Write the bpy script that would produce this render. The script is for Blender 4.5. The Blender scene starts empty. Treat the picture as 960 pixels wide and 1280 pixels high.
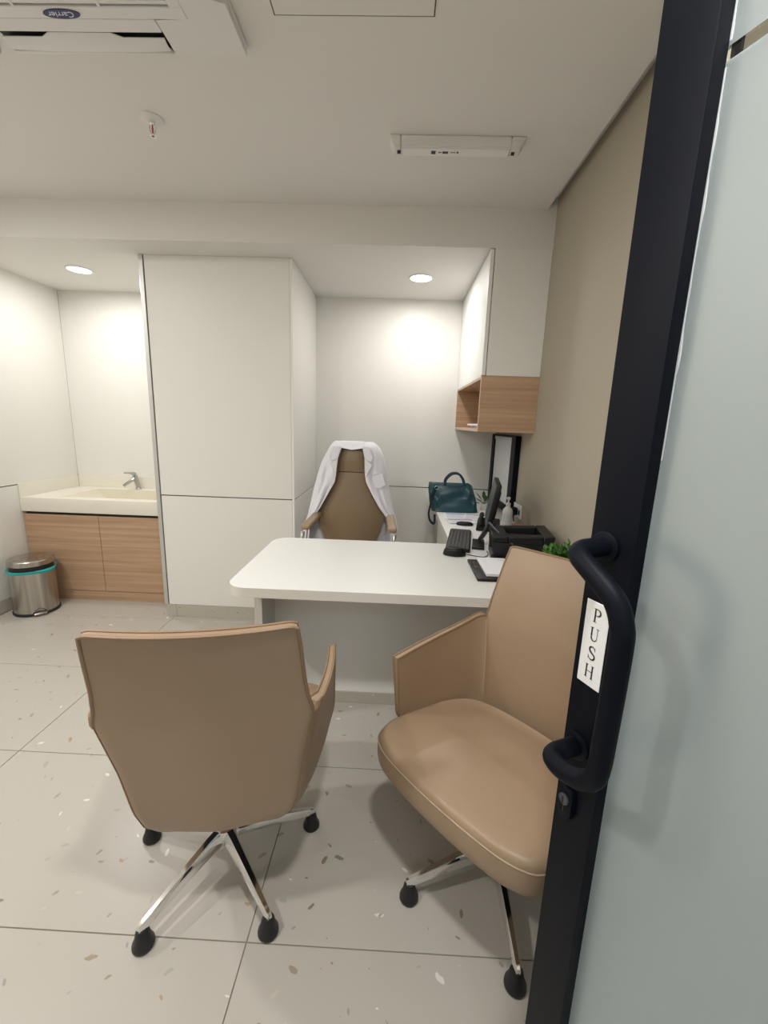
import bpy, bmesh, math, random
from mathutils import Vector, Matrix
import numpy as np
C = bpy.context.scene.collection
SC = bpy.context.scene
R = math.radians
random.seed(7)

# ------------------------------------------------------------------ camera
cd = bpy.data.cameras.new('camera'); cam = bpy.data.objects.new('camera', cd); C.objects.link(cam)
cd.sensor_fit = 'VERTICAL'; cd.sensor_height = 36.0; cd.lens = 532.2 / 1280 * 36.0
cd.clip_start = 0.02; cd.clip_end = 60
CR, CU, CF = (0.99899, 0.03135, 0.03217), (-0.03786, 0.20236, 0.97858), (-0.02417, 0.97881, -0.20334)
cam.matrix_world = Matrix(((CR[0], CU[0], -CF[0], 0), (CR[1], CU[1], -CF[1], 0), (CR[2], CU[2], -CF[2], 1.3627), (0, 0, 0, 1)))
SC.camera = cam
# ------------------------------------------------------------------ world, exposure
W = bpy.data.worlds.new('world'); SC.world = W; W.use_nodes = True
W.node_tree.nodes['Background'].inputs[0].default_value = (0.80, 0.90, 1.0, 1)
W.node_tree.nodes['Background'].inputs[1].default_value = 0.06
SC.view_settings.view_transform = 'Standard'; SC.view_settings.look = 'None'
SC.view_settings.gamma = 1; SC.view_settings.exposure = 0.36
# lamps: watts of each alcove and room downlight, emission of the corridor panels
P_ALCOVE, P_ROOM, E_CORR, E_DIFF = 5.2, 15.0, 10.0, 5.0
COL_WARM, COL_COOL = (1.0, 0.975, 0.93), (0.80, 0.91, 1.0)

# measured room
XL, XR, YB, YBK, YF = -2.667, 0.783, 2.5015, 3.485, -0.27
ZS, ZC, ZTOP, ZG = 2.289, 2.478, 2.530, 0.857

# ------------------------------------------------------------------ materials
def mat(name, col, rough=0.5, metal=0.0, spec=0.5, bump=0.0, bscale=200, var=0.0, vscale=8, coat=0.0, emit=None, es=0, sheen=0):
    m = bpy.data.materials.new(name); m.use_nodes = True
    nt = m.node_tree; b = nt.nodes['Principled BSDF']
    b.inputs['Base Color'].default_value = (*col, 1); b.inputs['Roughness'].default_value = rough
    b.inputs['Metallic'].default_value = metal; b.inputs['Specular IOR Level'].default_value = spec
    b.inputs['Coat Weight'].default_value = coat; b.inputs['Sheen Weight'].default_value = sheen
    if emit: b.inputs['Emission Color'].default_value = (*emit, 1); b.inputs['Emission Strength'].default_value = es
    tc = nt.nodes.new('ShaderNodeTexCoord')
    if var:
        n = nt.nodes.new('ShaderNodeTexNoise'); n.inputs['Scale'].default_value = vscale; n.inputs['Detail'].default_value = 3
        nt.links.new(tc.outputs['Object'], n.inputs['Vector'])
        r = nt.nodes.new('ShaderNodeValToRGB')
        r.color_ramp.elements[0].position = .3; r.color_ramp.elements[1].position = .7
        r.color_ramp.elements[0].color = (*[c * (1 - var) for c in col], 1); r.color_ramp.elements[1].color = (*[min(1, c * (1 + var)) for c in col], 1)
        nt.links.new(n.outputs['Fac'], r.inputs['Fac']); nt.links.new(r.outputs['Color'], b.inputs['Base Color'])
    if bump:
        n = nt.nodes.new('ShaderNodeTexNoise'); n.inputs['Scale'].default_value = bscale; n.inputs['Detail'].default_value = 4
        nt.links.new(tc.outputs['Object'], n.inputs['Vector'])
        bp = nt.nodes.new('ShaderNodeBump'); bp.inputs['Strength'].default_value = bump; bp.inputs['Distance'].default_value = 0.002
        nt.links.new(n.outputs['Fac'], bp.inputs['Height']); nt.links.new(bp.outputs['Normal'], b.inputs['Normal'])
    return m

def wood_mat(name, dark, light, sx=1.2, sz=55):
    m = mat(name, light, .45); nt = m.node_tree; b = nt.nodes['Principled BSDF']
    tc = nt.nodes.new('ShaderNodeTexCoord'); mp = nt.nodes.new('ShaderNodeMapping')
    mp.inputs['Scale'].default_value = (sx, sx, sz)
    n = nt.nodes.new('ShaderNodeTexNoise'); n.inputs['Scale'].default_value = 1.0; n.inputs['Detail'].default_value = 6; n.inputs['Roughness'].default_value = .6
    r = nt.nodes.new('ShaderNodeValToRGB'); r.color_ramp.elements[0].position = .32; r.color_ramp.elements[1].position = .68
    r.color_ramp.elements[0].color = (*dark, 1); r.color_ramp.elements[1].color = (*light, 1)
    nt.links.new(tc.outputs['Object'], mp.inputs['Vector']); nt.links.new(mp.outputs['Vector'], n.inputs['Vector'])
    nt.links.new(n.outputs['Fac'], r.inputs['Fac']); nt.links.new(r.outputs['Color'], b.inputs['Base Color'])
    return m

def terrazzo_mat(name, base, rough=.22, axes='XY', scale=8.0, size=1.0):
    """cream stoneware with scattered stone chips: every chip a turned, stretched blob in its own voronoi cell"""
    m = mat(name, base, rough); nt = m.node_tree; L = nt.links; N = nt.nodes.new; b = nt.nodes['Principled BSDF']
    g = N('ShaderNodeNewGeometry'); sep = N('ShaderNodeSeparateXYZ'); L.new(g.outputs['Position'], sep.inputs[0])
    cmb = N('ShaderNodeCombineXYZ')
    L.new(sep.outputs[axes[0]], cmb.inputs[0]); L.new(sep.outputs[axes[1]], cmb.inputs[1])
    col_in = None
    for k, (sc, thr, seed) in enumerate(((scale, .04, 0.0), (scale * 1.45, .22, 5.3))):
        mp = N('ShaderNodeMapping'); mp.inputs['Scale'].default_value = (sc, sc, 0); mp.inputs['Location'].default_value = (seed, seed * 1.7, 0)
        L.new(cmb.outputs[0], mp.inputs[0])
        v = N('ShaderNodeTexVoronoi'); v.voronoi_dimensions = '2D'; v.inputs['Scale'].default_value = 1; v.inputs['Randomness'].default_value = .9
        L.new(mp.outputs[0], v.inputs['Vector'])
        sub = N('ShaderNodeVectorMath'); sub.operation = 'SUBTRACT'; L.new(mp.outputs[0], sub.inputs[0]); L.new(v.outputs['Position'], sub.inputs[1])
        sc3 = N('ShaderNodeSeparateColor'); L.new(v.outputs['Color'], sc3.inputs[0])
        ang = N('ShaderNodeMath'); ang.operation = 'MULTIPLY'; ang.inputs[1].default_value = 6.283; L.new(sc3.outputs[0], ang.inputs[0])
        rot = N('ShaderNodeVectorRotate'); rot.rotation_type = 'Z_AXIS'; L.new(sub.outputs[0], rot.inputs['Vector']); L.new(ang.outputs[0], rot.inputs['Angle'])
        st = N('ShaderNodeVectorMath'); st.operation = 'MULTIPLY'; st.inputs[1].default_value = (1.0, 2.3, 0); L.new(rot.outputs[0], st.inputs[0])
        nz = N('ShaderNodeTexNoise'); nz.noise_dimensions = '2D'; nz.inputs['Scale'].default_value = 9.0; nz.inputs['Detail'].default_value = 1; L.new(mp.outputs[0], nz.inputs['Vector'])
        ns = N('ShaderNodeVectorMath'); ns.operation = 'MULTIPLY_ADD'; ns.inputs[1].default_value = (.10, .10, 0); L.new(nz.outputs['Color'], ns.inputs[0]); L.new(st.outputs[0], ns.inputs[2])
        off = N('ShaderNodeVectorMath'); off.operation = 'SUBTRACT'; off.inputs[1].default_value = (.05, .05, 0); L.new(ns.outputs[0], off.inputs[0])
        ln = N('ShaderNodeVectorMath'); ln.operation = 'LENGTH'; L.new(off.outputs[0], ln.inputs[0])
        # radius: nothing in most cells, up to .16 of a cell in the rest
        rad = N('ShaderNodeMapRange'); rad.inputs[1].default_value = thr; rad.inputs[2].default_value = 1; rad.inputs[3].default_value = 0.0; rad.inputs[4].default_value = .125 * size
        L.new(sc3.outputs[1], rad.inputs[0])
        lt = N('ShaderNodeMath'); lt.operation = 'LESS_THAN'; L.new(ln.outputs['Value'], lt.inputs[0]); L.new(rad.outputs[0], lt.inputs[1])
        rp = N('ShaderNodeValToRGB'); rp.color_ramp.interpolation = 'CONSTANT'; els = rp.color_ramp.elements
        cols = [(.36, .30, .23), (.56, .52, .46), (.33, .33, .32), (.76, .73, .69), (.44, .31, .20), (.42, .40, .37), (.28, .22, .17)]
        els[0].color = (*cols[0], 1); els[1].position = 1 / 7; els[1].color = (*cols[1], 1)
        for i in range(2, 7):
            e = els.new(i / 7); e.color = (*cols[i], 1)
        L.new(sc3.outputs[2], rp.inputs[0])
        mx = N('ShaderNodeMix'); mx.data_type = 'RGBA'; mx.inputs[6].default_value = (*base, 1)
        if col_in: L.new(col_in, mx.inputs[6])
        L.new(lt.outputs[0], mx.inputs[0]); L.new(rp.outputs[0], mx.inputs[7]); col_in = mx.outputs[2]
    L.new(col_in, b.inputs['Base Color'])
    return m

def emit_mat(name, col, s):
    m = bpy.data.materials.new(name); m.use_nodes = True; nt = m.node_tree
    nt.nodes.remove(nt.nodes['Principled BSDF']); e = nt.nodes.new('ShaderNodeEmission')
    e.inputs[0].default_value = (*col, 1); e.inputs[1].default_value = s
    nt.links.new(e.outputs[0], nt.nodes['Material Output'].inputs[0]); return m

def frost_mat():
    m = bpy.data.materials.new('frosted glass'); m.use_nodes = True; nt = m.node_tree; L = nt.links
    b = nt.nodes['Principled BSDF']; b.inputs['Base Color'].default_value = (.86, .95, .97, 1); b.inputs['Transmission Weight'].default_value = 1
    b.inputs['Roughness'].default_value = .34; b.inputs['IOR'].default_value = 1.35
    d = nt.nodes.new('ShaderNodeBsdfDiffuse'); d.inputs[0].default_value = (.74, .82, .85, 1)
    t = nt.nodes.new('ShaderNodeBsdfTranslucent'); t.inputs[0].default_value = (.78, .86, .89, 1)
    a = nt.nodes.new('ShaderNodeMixShader'); a.inputs[0].default_value = .5; L.new(d.outputs[0], a.inputs[1]); L.new(t.outputs[0], a.inputs[2])
    x = nt.nodes.new('ShaderNodeMixShader'); x.inputs[0].default_value = .42; L.new(b.outputs[0], x.inputs[1]); L.new(a.outputs[0], x.inputs[2])
    L.new(x.outputs[0], nt.nodes['Material Output'].inputs[0]); return m

def glass_mat(name='clear glass'):
    m = mat(name, (.95, .98, .97), .02); b = m.node_tree.nodes['Principled BSDF']
    b.inputs['Transmission Weight'].default_value = 1; b.inputs['IOR'].default_value = 1.45; return m

M = dict(
    panel=mat('cream wall laminate', (.81, .80, .765), .42, bump=.02, bscale=400),
    plaster=mat('white ceiling paint', (.78, .765, .735), .9, bump=.03, bscale=300),
    taupe=mat('taupe wall paint', (.43, .385, .305), .75, bump=.05, bscale=500),
    groove=mat('dark groove', (.09, .08, .07), .7),
    alu=mat('satin aluminium trim', (.62, .62, .61), .4, .6),
    tile=terrazzo_mat('cream terrazzo tile', (.505, .475, .43), .28, 'XY', 7.0, 1.05),
    skx=terrazzo_mat('terrazzo skirting', (.50, .465, .40), .4, 'XZ', 9), sky=terrazzo_mat('terrazzo skirting side', (.50, .465, .40), .4, 'YZ', 9),
    grout=mat('grout', (.27, .24, .20), .9),
    wood=wood_mat('oak laminate', (.40, .25, .15), (.56, .375, .245)),
    woodedge=mat('pale oak edging', (.62, .47, .33), .5),
    white=mat('white laminate', (.85, .85, .835), .35), whiteedge=mat('cream edging', (.68, .66, .61), .4),
    basin=mat('warm shaded basin', (.74, .69, .56), .3), stone=mat('cream solid surface', (.82, .79, .70), .3), leather=mat('tan leather', (.355, .25, .163), .42, bump=.12, bscale=350, var=.05, vscale=3),  # basin: counter's cream again, yellower, with shading put into the colour
    piping=mat('tan piping', (.27, .175, .105), .5), stitch=mat('pale stitching', (.46, .35, .24), .6),
    leather2=mat('brown leather', (.235, .165, .095), .42, bump=.12, bscale=350),
    chrome=mat('polished chrome', (.82, .82, .82), .08, 1.0), blackplastic=mat('black plastic', (.007, .007, .008), .42, spec=.35),
    keycap=mat('black keycap', (.07, .07, .074), .5), greyplastic=mat('dark grey plastic', (.055, .058, .065), .4),
    rubber=mat('black rubber', (.010, .010, .012), .45), frame=mat('black powder coat', (.003, .004, .008), .50, spec=.12, bump=.03, bscale=900),
    steel=wood_mat('reflection-streaked steel', (.34, .32, .29), (.62, .59, .55), 30, .6), tapmetal=mat('tap chrome', (.50, .50, .51), .14, 1.0), teal=mat('teal bag liner', (.02, .42, .40), .35),  # steel: upright reflection streaks put into its colour
    bag=mat('dark teal leather', (.014, .062, .085), .33, bump=.35, bscale=45, var=.15, vscale=15), strapm=mat('dark teal strap', (.012, .035, .048), .45),
    coat=mat('white cotton', (.80, .80, .86), .85, sheen=.2, bump=.08, bscale=60), coatline=mat('coat stitching and crease shade', (.62, .62, .68), .85),  # coatline: pocket stitching, and painted crease shade along the lapels
    paper=mat('white paper', (.80, .80, .84), .8), bluepaper=mat('blue print', (.30, .45, .72), .8), ink=mat('grey print', (.42, .40, .52), .8),
    acw=mat('white plastic', (.76, .755, .75), .4), dark=mat('dark slot', (.018, .018, .02), .6), navy=mat('navy badge', (.02, .02, .12), .4), ltr=mat('pale lettering', (.75, .76, .85), .5),
    sign=mat('white sign plate', (.80, .80, .80), .4), black=mat('black lettering', (.01, .01, .01), .5), leaf=mat('boxwood leaf', (.06, .17, .025), .5, var=.5, vscale=60),
    leaf2=mat('dark leaf', (.02, .10, .02), .4), pot=mat('white ceramic', (.75, .74, .71), .35), soil=mat('soil', (.05, .035, .02), .9),
    pink=mat('pink card', (.62, .26, .28), .6), label=mat('pale label', (.62, .66, .62), .6), red=mat('red glass bulb', (.45, .02, .02), .2), film=mat('light panel', (.66, .67, .70), .35),
    bottle=glass_mat('clear bottle'), frost=frost_mat(), clear=glass_mat(), sealant=mat('white sealant', (.72, .75, .78), .5), redled=mat('red switch', (.6, .05, .04), .4),
    glow_w=emit_mat('warm lamp diffuser', COL_WARM, E_DIFF), glow_r=emit_mat('ceiling lamp diffuser', COL_WARM, E_DIFF), glow_c=emit_mat('corridor lamp diffuser', COL_COOL, E_CORR),
)

M['steel'].node_tree.nodes['Principled BSDF'].inputs['Metallic'].default_value = 1.0; M['steel'].node_tree.nodes['Principled BSDF'].inputs['Roughness'].default_value = .27
# ------------------------------------------------------------------ helpers
def smooth(bm, ang=35):
    a = R(ang)
    for f in bm.faces: f.smooth = True
    for e in bm.edges:
        if len(e.link_faces) == 2: e.smooth = e.calc_face_angle(0) < a
def pm(o): return Matrix.Translation(o.location) @ Matrix.Rotation(o.rotation_euler[2], 4, 'Z')
def obj(name, bm, m, parent=None, world=False, ang=35, stuff=False, label=None):
    if world and parent is not None:
        M4 = pm(parent)
        if parent.parent is not None: M4 = pm(parent.parent) @ M4
        bm.transform(M4.inverted())
    bmesh.ops.recalc_face_normals(bm, faces=bm.faces[:])
    smooth(bm, ang)
    me = bpy.data.meshes.new(name); bm.to_mesh(me); bm.free()
    for mm in (m if isinstance(m, (list, tuple)) else [m]): me.materials.append(M[mm])
    o = bpy.data.objects.new(name, me); C.objects.link(o)
    if parent is not None: o.parent = parent
    if stuff: o['kind'] = 'stuff'
    if label: o['label'] = label
    return o
def thing(name, label, cat, loc=(0, 0, 0), rz=0, group=None, kind=None):
    o = bpy.data.objects.new(name, None); C.objects.link(o); o.empty_display_size = .05
    o.location = loc; o.rotation_euler = (0, 0, rz); o['label'] = label; o['category'] = cat
    if group: o['group'] = group
    if kind: o['kind'] = kind
    return o
def tag(o, label, cat, group=None):
    o['label'] = label; o['category'] = cat
    if group: o['group'] = group
    return o
def struct(name, bm, m, label=None, parent=None):
    o = obj(name, bm, m, parent)
    if parent is None:
        o['kind'] = 'structure'
        if label: o['label'] = label
    return o
def box(bm, x0, x1, y0, y1, z0, z1, bev=0, seg=2, rot=None, mi=0):
    """axis box, optionally bevelled and turned by rot about its own centre"""
    c = Vector(((x0 + x1) / 2, (y0 + y1) / 2, (z0 + z1) / 2))
    r = bmesh.ops.create_cube(bm, size=1, matrix=Matrix.Diagonal((x1 - x0, y1 - y0, z1 - z0, 1)))
    vs = r['verts']; fs = {f for v in vs for f in v.link_faces}
    if bev:
        rr = bmesh.ops.bevel(bm, geom=list({e for v in vs for e in v.link_edges}), offset=bev, segments=seg, affect='EDGES', profile=.5)
        vs = list({v for f in rr['faces'] for v in f.verts} | {v for v in vs if v.is_valid}); 
        fs = {f for v in vs for f in v.link_faces}
    T = Matrix.Translation(c) @ (rot if rot is not None else Matrix.Identity(4))
    bmesh.ops.transform(bm, matrix=T, verts=vs)
    for f in fs: f.material_index = mi
    return vs
def B(*a, **k):
    bm = bmesh.new(); box(bm, *a, **k); return bm
def lathe(bm, prof, seg=24, at=(0, 0, 0), axis=None, cap=True, mi=0):
    """profile of (radius, height) pairs turned about z (or about the given axis)"""
    T = Matrix.Translation(at)
    if axis is not None: T = T @ Vector((0, 0, 1)).rotation_difference(Vector(axis)).to_matrix().to_4x4()
    rings = []
    for r, z in prof:
        rings.append([bm.verts.new(T @ Vector((r * math.cos(2 * math.pi * i / seg), r * math.sin(2 * math.pi * i / seg), z))) for i in range(seg)])
    for a, b in zip(rings, rings[1:]):
        for i in range(seg):
            f = bm.faces.new((a[i], a[(i + 1) % seg], b[(i + 1) % seg], b[i])); f.material_index = mi
    if cap:
        for rg, rev in ((rings[0], True), (rings[-1], False)):
            f = bm.faces.new(rg[::-1] if rev else rg); f.material_index = mi
    return bm
def LA(*a, **k): return lathe(bmesh.new(), *a, **k)
def tube(bm, pts, r, seg=10, closed=False, flat=None, mi=0):
    """round (or flattened) tube along a polyline; r a number or a list"""
    P = [Vector(p) for p in pts]; n = len(P); up = None; rings = []
    for i in range(n):
        if closed: t = (P[(i + 1) % n] - P[i - 1])
        else: t = P[min(i + 1, n - 1)] - P[max(i - 1, 0)]
        t = t.normalized() if t.length > 1e-9 else Vector((0, 0, 1))
        if up is None:
            up = Vector((0, 0, 1)) if abs(t.z) < .9 else Vector((1, 0, 0))
        u = (up - t * up.dot(t)); u = u.normalized() if u.length > 1e-6 else t.orthogonal().normalized(); up = u
        w = t.cross(u); rr = r[i] if isinstance(r, (list, tuple)) else r
        fl = flat or 1
        rings.append([bm.verts.new(P[i] + u * (rr * math.cos(2 * math.pi * k / seg)) + w * (rr * fl * math.sin(2 * math.pi * k / seg))) for k in range(seg)])
    m = n if closed else n - 1
    for i in range(m):
        a, b = rings[i], rings[(i + 1) % n]
        for k in range(seg):
            f = bm.faces.new((a[k], a[(k + 1) % seg], b[(k + 1) % seg], b[k])); f.material_index = mi
    if not closed: bm.faces.new(rings[0][::-1]).material_index = mi; bm.faces.new(rings[-1]).material_index = mi
    return bm
def TU(*a, **k): return tube(bmesh.new(), *a, **k)
def cat(pts, n=8, closed=False):
    """Catmull-Rom through the points"""
    P = [Vector(p) for p in pts]; out = []; N = len(P)
    for i in range(N if closed else N - 1):
        g = (lambda k: P[k % N]) if closed else (lambda k: P[min(max(k, 0), N - 1)])
        a, b, c, d = g(i - 1), g(i), g(i + 1), g(i + 2)
        for j in range(n):
            t = j / n
            out.append(.5 * ((2 * b) + (c - a) * t + (2 * a - 5 * b + 4 * c - d) * t * t + (3 * b - a - 3 * c + d) * t ** 3))
    if not closed: out.append(P[-1])
    return out
def prism(bm, poly, z0, z1, bev=0, seg=2, mi=0):
    """upright prism over an xy outline"""
    a = [bm.verts.new((x, y, z0)) for x, y in poly]; b = [bm.verts.new((x, y, z1)) for x, y in poly]; n = len(poly)
    fs = [bm.faces.new(a[::-1]), bm.faces.new(b)] + [bm.faces.new((a[i], a[(i + 1) % n], b[(i + 1) % n], b[i])) for i in range(n)]
    if bev: bmesh.ops.bevel(bm, geom=list(fs[0].edges) + list(fs[1].edges), offset=bev, segments=seg, affect='EDGES', profile=.5)
    return bm
def rrect(x0, x1, y0, y1, r, n=6, which=(1, 1, 1, 1)):
    """rounded rectangle, corners in the order (x1,y1) (x0,y1) (x0,y0) (x1,y0)"""
    out = []
    for k, (cx, cy, sx, sy) in enumerate(((x1, y1, 1, 1), (x0, y1, -1, 1), (x0, y0, -1, -1), (x1, y0, 1, -1))):
        if not which[k]: out.append((cx, cy)); continue
        ox, oy = cx - sx * r, cy - sy * r
        for i in range(n + 1):
            a = math.pi / 2 * k + math.pi / 2 * i / n
            out.append((ox + r * math.cos(a), oy + r * math.sin(a)))
    return out
def grid(bm, P, closed_u=False, mi=0):
    """P[row][col] of points -> verts and quads; returns vert table"""
    V = [[bm.verts.new(p) for p in row] for row in P]; nr, nc = len(V), len(V[0])
    for i in range(nr - 1):
        for j in range(nc if closed_u else nc - 1):
            f = bm.faces.new((V[i][j], V[i][(j + 1) % nc], V[i + 1][(j + 1) % nc], V[i + 1][j])); f.material_index = mi
    return V
def interp(x, xs, ys): return float(np.interp(x, xs, ys))
def sheet(bm, P, th, mi=0):
    """a thick sheet from a grid of points, its back offset by th along the normals; returns front and back point tables"""
    A = np.array(P, float); du = np.gradient(A, axis=1); dv = np.gradient(A, axis=0)
    N = np.cross(du, dv); N /= (np.linalg.norm(N, axis=2, keepdims=True) + 1e-12); Bk = A + N * th
    Va = grid(bm, A.tolist(), mi=mi); Vb = grid(bm, Bk.tolist(), mi=mi); nr, nc = len(Va), len(Va[0])
    for j in range(nc - 1):
        for i in (0, nr - 1): bm.faces.new((Va[i][j], Va[i][j + 1], Vb[i][j + 1], Vb[i][j])).material_index = mi
    for i in range(nr - 1):
        for j in (0, nc - 1): bm.faces.new((Va[i][j], Va[i + 1][j], Vb[i + 1][j], Vb[i][j])).material_index = mi
    return A, Bk

# ================================================================== SETTING
# floor: grout slab carrying 1.15 x 0.6 m tiles, each its own slab with a 3 mm joint
YCOR = -2.7
floor = struct('floor', B(XL - .1, 2.2, YCOR, YBK + .1, -.06, -.003), 'grout', 'cream terrazzo tiled floor with large rectangular tiles and thin dark joints')
TX, TY = 1.1521, 0.60
for i in range(-3, 4):
    for j in range(-7, 6):
        x0, x1 = -.3494 + i * TX, -.3494 + (i + 1) * TX; y0, y1 = .8657 + j * TY, .8657 + (j + 1) * TY
        x0, x1, y0, y1 = max(x0, XL), min(x1, 2.1), max(y0, YCOR), min(y1, YBK)
        if x1 - x0 < .02 or y1 - y0 < .02: continue
        if x0 > XR and y0 > -.4: continue
        g = .0016
        obj('tile', B(x0 + g, x1 - g, y0 + g, y1 - g, -.003, 0, .0006, 1), 'tile', floor)

# ceiling: dropped main slab, recess along the right wall, bulkhead and lower soffit over the alcoves
XGAP = .737
ceiling = struct('ceiling', B(XL - .1, XGAP, YF - .15, YB, ZC, ZTOP), 'plaster', 'plain off-white main ceiling with a recessed gap along the taupe wall')
obj('upper_slab', B(XL - .1, XR + .1, YF - .15, YBK + .1, ZTOP + .0005, ZTOP + .08), 'plaster', ceiling)
bulk = struct('trim_1', B(XL - .1, XR, YB + .0005, YB + .03, ZS, ZTOP), 'plaster', 'off-white bulkhead step between the main ceiling and the lower alcove ceiling')
struct('ceiling.001', B(XL - .1, XR, YB + .031, YBK, ZS, ZS + .04), 'plaster', 'lower off-white soffit over the sink alcove and desk alcove')

def wall(name, label, back, up, low, m='panel'):
    w = struct(name, back, 'groove' if up else m, label)
    if up: obj('upper_panel', up, m, w); obj('lower_panel', low, m, w)
    return w
G = .0035
wall('wall_left', 'cream panelled left wall with a dark horizontal groove',
     B(XL - .12, XL - .012, YF - .15, YBK + .1, 0, ZTOP),
     B(XL - .012, XL, YF, YBK, ZG + G, ZTOP - .002, .001, 1), B(XL - .012, XL, YF, YBK, .09, ZG - G, .001, 1))
wall('wall_back', 'cream panelled back wall behind the desk and sink',
     B(XL - .012, XR + .1, YBK + .012, YBK + .12, 0, ZTOP),
     B(XL, XR, YBK, YBK + .012, ZG + G, ZS + .03, .001, 1), B(XL, XR, YBK, YBK + .012, .09, ZG - G, .001, 1))
wall('wall_right', 'taupe painted right wall behind the black framed door', B(XR, XR + .12, YF - .15, YBK + .1, 0, ZTOP), None, None, 'taupe')
# front wall with the doorway the camera looks through
wf = struct('wall_front', B(XL - .1, -.34, YF - .15, YF, 0, ZTOP), 'taupe', 'unseen wall with the doorway beside the camera, its taupe made up to dim bounce light')  # unseen wall; its dark taupe is made up to dim bounced light
obj('wall_piece', B(.70, XR, YF - .15, YF, 0, ZTOP), 'taupe', wf); obj('wall_piece', B(-.34, .70, YF - .15, YF, 2.16, ZTOP), 'taupe', wf)
# corridor outside the doorway
cr = struct('wall_corridor', B(-2.3, 2.1, YCOR - .1, YCOR, 0, ZTOP), 'panel', 'pale corridor wall opposite the doorway')
obj('wall_piece', B(-2.4, -2.3, YCOR - .1, YF - .15, 0, ZTOP), 'panel', cr); obj('wall_piece', B(2.1, 2.2, YCOR - .1, YF - .15, 0, ZTOP), 'panel', cr)
obj('wall_piece', B(XR + .1, 2.1, YF - .25, YF - .15, 0, ZTOP), 'panel', cr)
struct('ceiling.002', B(-2.4, 2.2, YCOR - .1, YF - .15, ZTOP, ZTOP + .08), 'plaster', 'plain corridor ceiling outside the doorway')
# column between the alcoves
XC0, XC1, YC = -1.562, -.653, 2.708
col = struct('wall_column', B(XC0 + .03, XC1 - .012, YC + .012, YBK - .001, 0, ZS), 'groove', 'cream panelled column between the sink alcove and the desk alcove')
for nm, z0, z1 in (('upper_panel', ZG + G, ZS - .0006), ('lower_panel', .094, ZG - G)):
    obj(nm, B(XC0 + .032, XC1 - .014, YC, YC + .012, z0, z1, .001, 1), 'panel', col)
    obj(nm, B(XC1 - .012, XC1, YC + .002, YBK - .002, z0, z1, .001, 1), 'panel', col)
obj('corner_trim', B(XC0, XC0 + .026, YC - .003, YC + .03, .094, ZS - .001, .002, 1), 'alu', col)
obj('corner_trim', B(XC1 - .0125, XC1 + .001, YC - .001, YC + .0015, .094, ZS - .004), 'white', col)
obj('side_panel', B(XC0, XC0 + .03, YC + .031, YBK - .002, 0, ZS - .002), 'panel', col)
for x0, x1 in ((XC0 + .01, XC0 + .078), (XC0 + .080, XC1 - .01)): obj('skirting_piece', B(x0, x1, YC + .004, YC + .012, 0.0005, .093), 'skx', col)
def skirt(name, label, pieces, m, axis):
    r = None
    for p in pieces:
        if r is None: r = struct(name, B(*p), m, label)
        else: obj('skirting_piece', B(*p), m, r)
skirt('baseboard_left', 'terrazzo skirting along the left wall', [(XL - .006, XL + .004, a, b, .0005, .089) for a, b in ((YF, .95), (.952, 2.1), (2.102, 2.90))], 'sky', 'Y')
skirt('baseboard_right', 'terrazzo skirting along the taupe wall', [(XR - .009, XR - .0005, a, b, .0005, .09) for a, b in ((YF, .30), (.302, 1.43))], 'sky', 'Y')
skirt('baseboard_back', 'terrazzo skirting along the back wall', [(XC1 + .002, .25, YBK - .006, YBK + .004, .0005, .089)], 'skx', 'X')

# ------------------------------------------------------------------ lamps
def downlight(label, x, y, z, r, m, group):
    t = thing('ceiling_downlight', label, 'ceiling light', (x, y, z), 0, group)
    obj('trim_ring', LA([(r * .93, -.001), (r * 1.02, -.006), (r * 1.10, -.005), (r * 1.14, -.0005), (r * .93, -.0004)], 40, cap=False), 'acw', t)
    obj('diffuser', LA([(r * .93, -.0035), (r * .93, -.002)], 40), m, t)
    ld = bpy.data.lights.new('lamp', 'AREA'); ld.shape = 'DISK'; ld.size = r * 1.8; ld.color = COL_WARM
    ld.energy = P_ALCOVE if m == 'glow_w' else P_ROOM; ld.spread = R(178)
    lo = bpy.data.objects.new('lamp', ld); C.objects.link(lo); lo.parent = t; lo.location = (0, 0, -.0065)
downlight('round lit downlight over the sink alcove', -2.13, 3.00, ZS, .071, 'glow_w', 'downlights')
downlight('round lit downlight over the desk alcove', .115, 3.00, ZS, .071, 'glow_w', 'downlights')
for k, (x, y) in enumerate(((-1.30, .20), (.10, .20), (-2.15, 1.2))):
    downlight(('round downlight in the main ceiling left of the air conditioner', 'round downlight in the main ceiling near the doorway', 'round downlight in the main ceiling by the left wall')[k], x, y, ZC, .075, 'glow_r', 'downlights')
for x in (-.9, .7):
    t = thing('light_panel', 'square corridor ceiling light panel, ' + ('over the left end' if x < 0 else 'over the right end'), 'ceiling light', (x, -1.6, ZTOP), 0, 'corridor light panels')
    obj('panel_frame', B(-.31, .31, -.31, .31, -.02, -.0005, .002, 1), 'acw', t); obj('diffuser', B(-.29, .29, -.29, .29, -.023, -.0205), 'glow_c', t)

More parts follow.
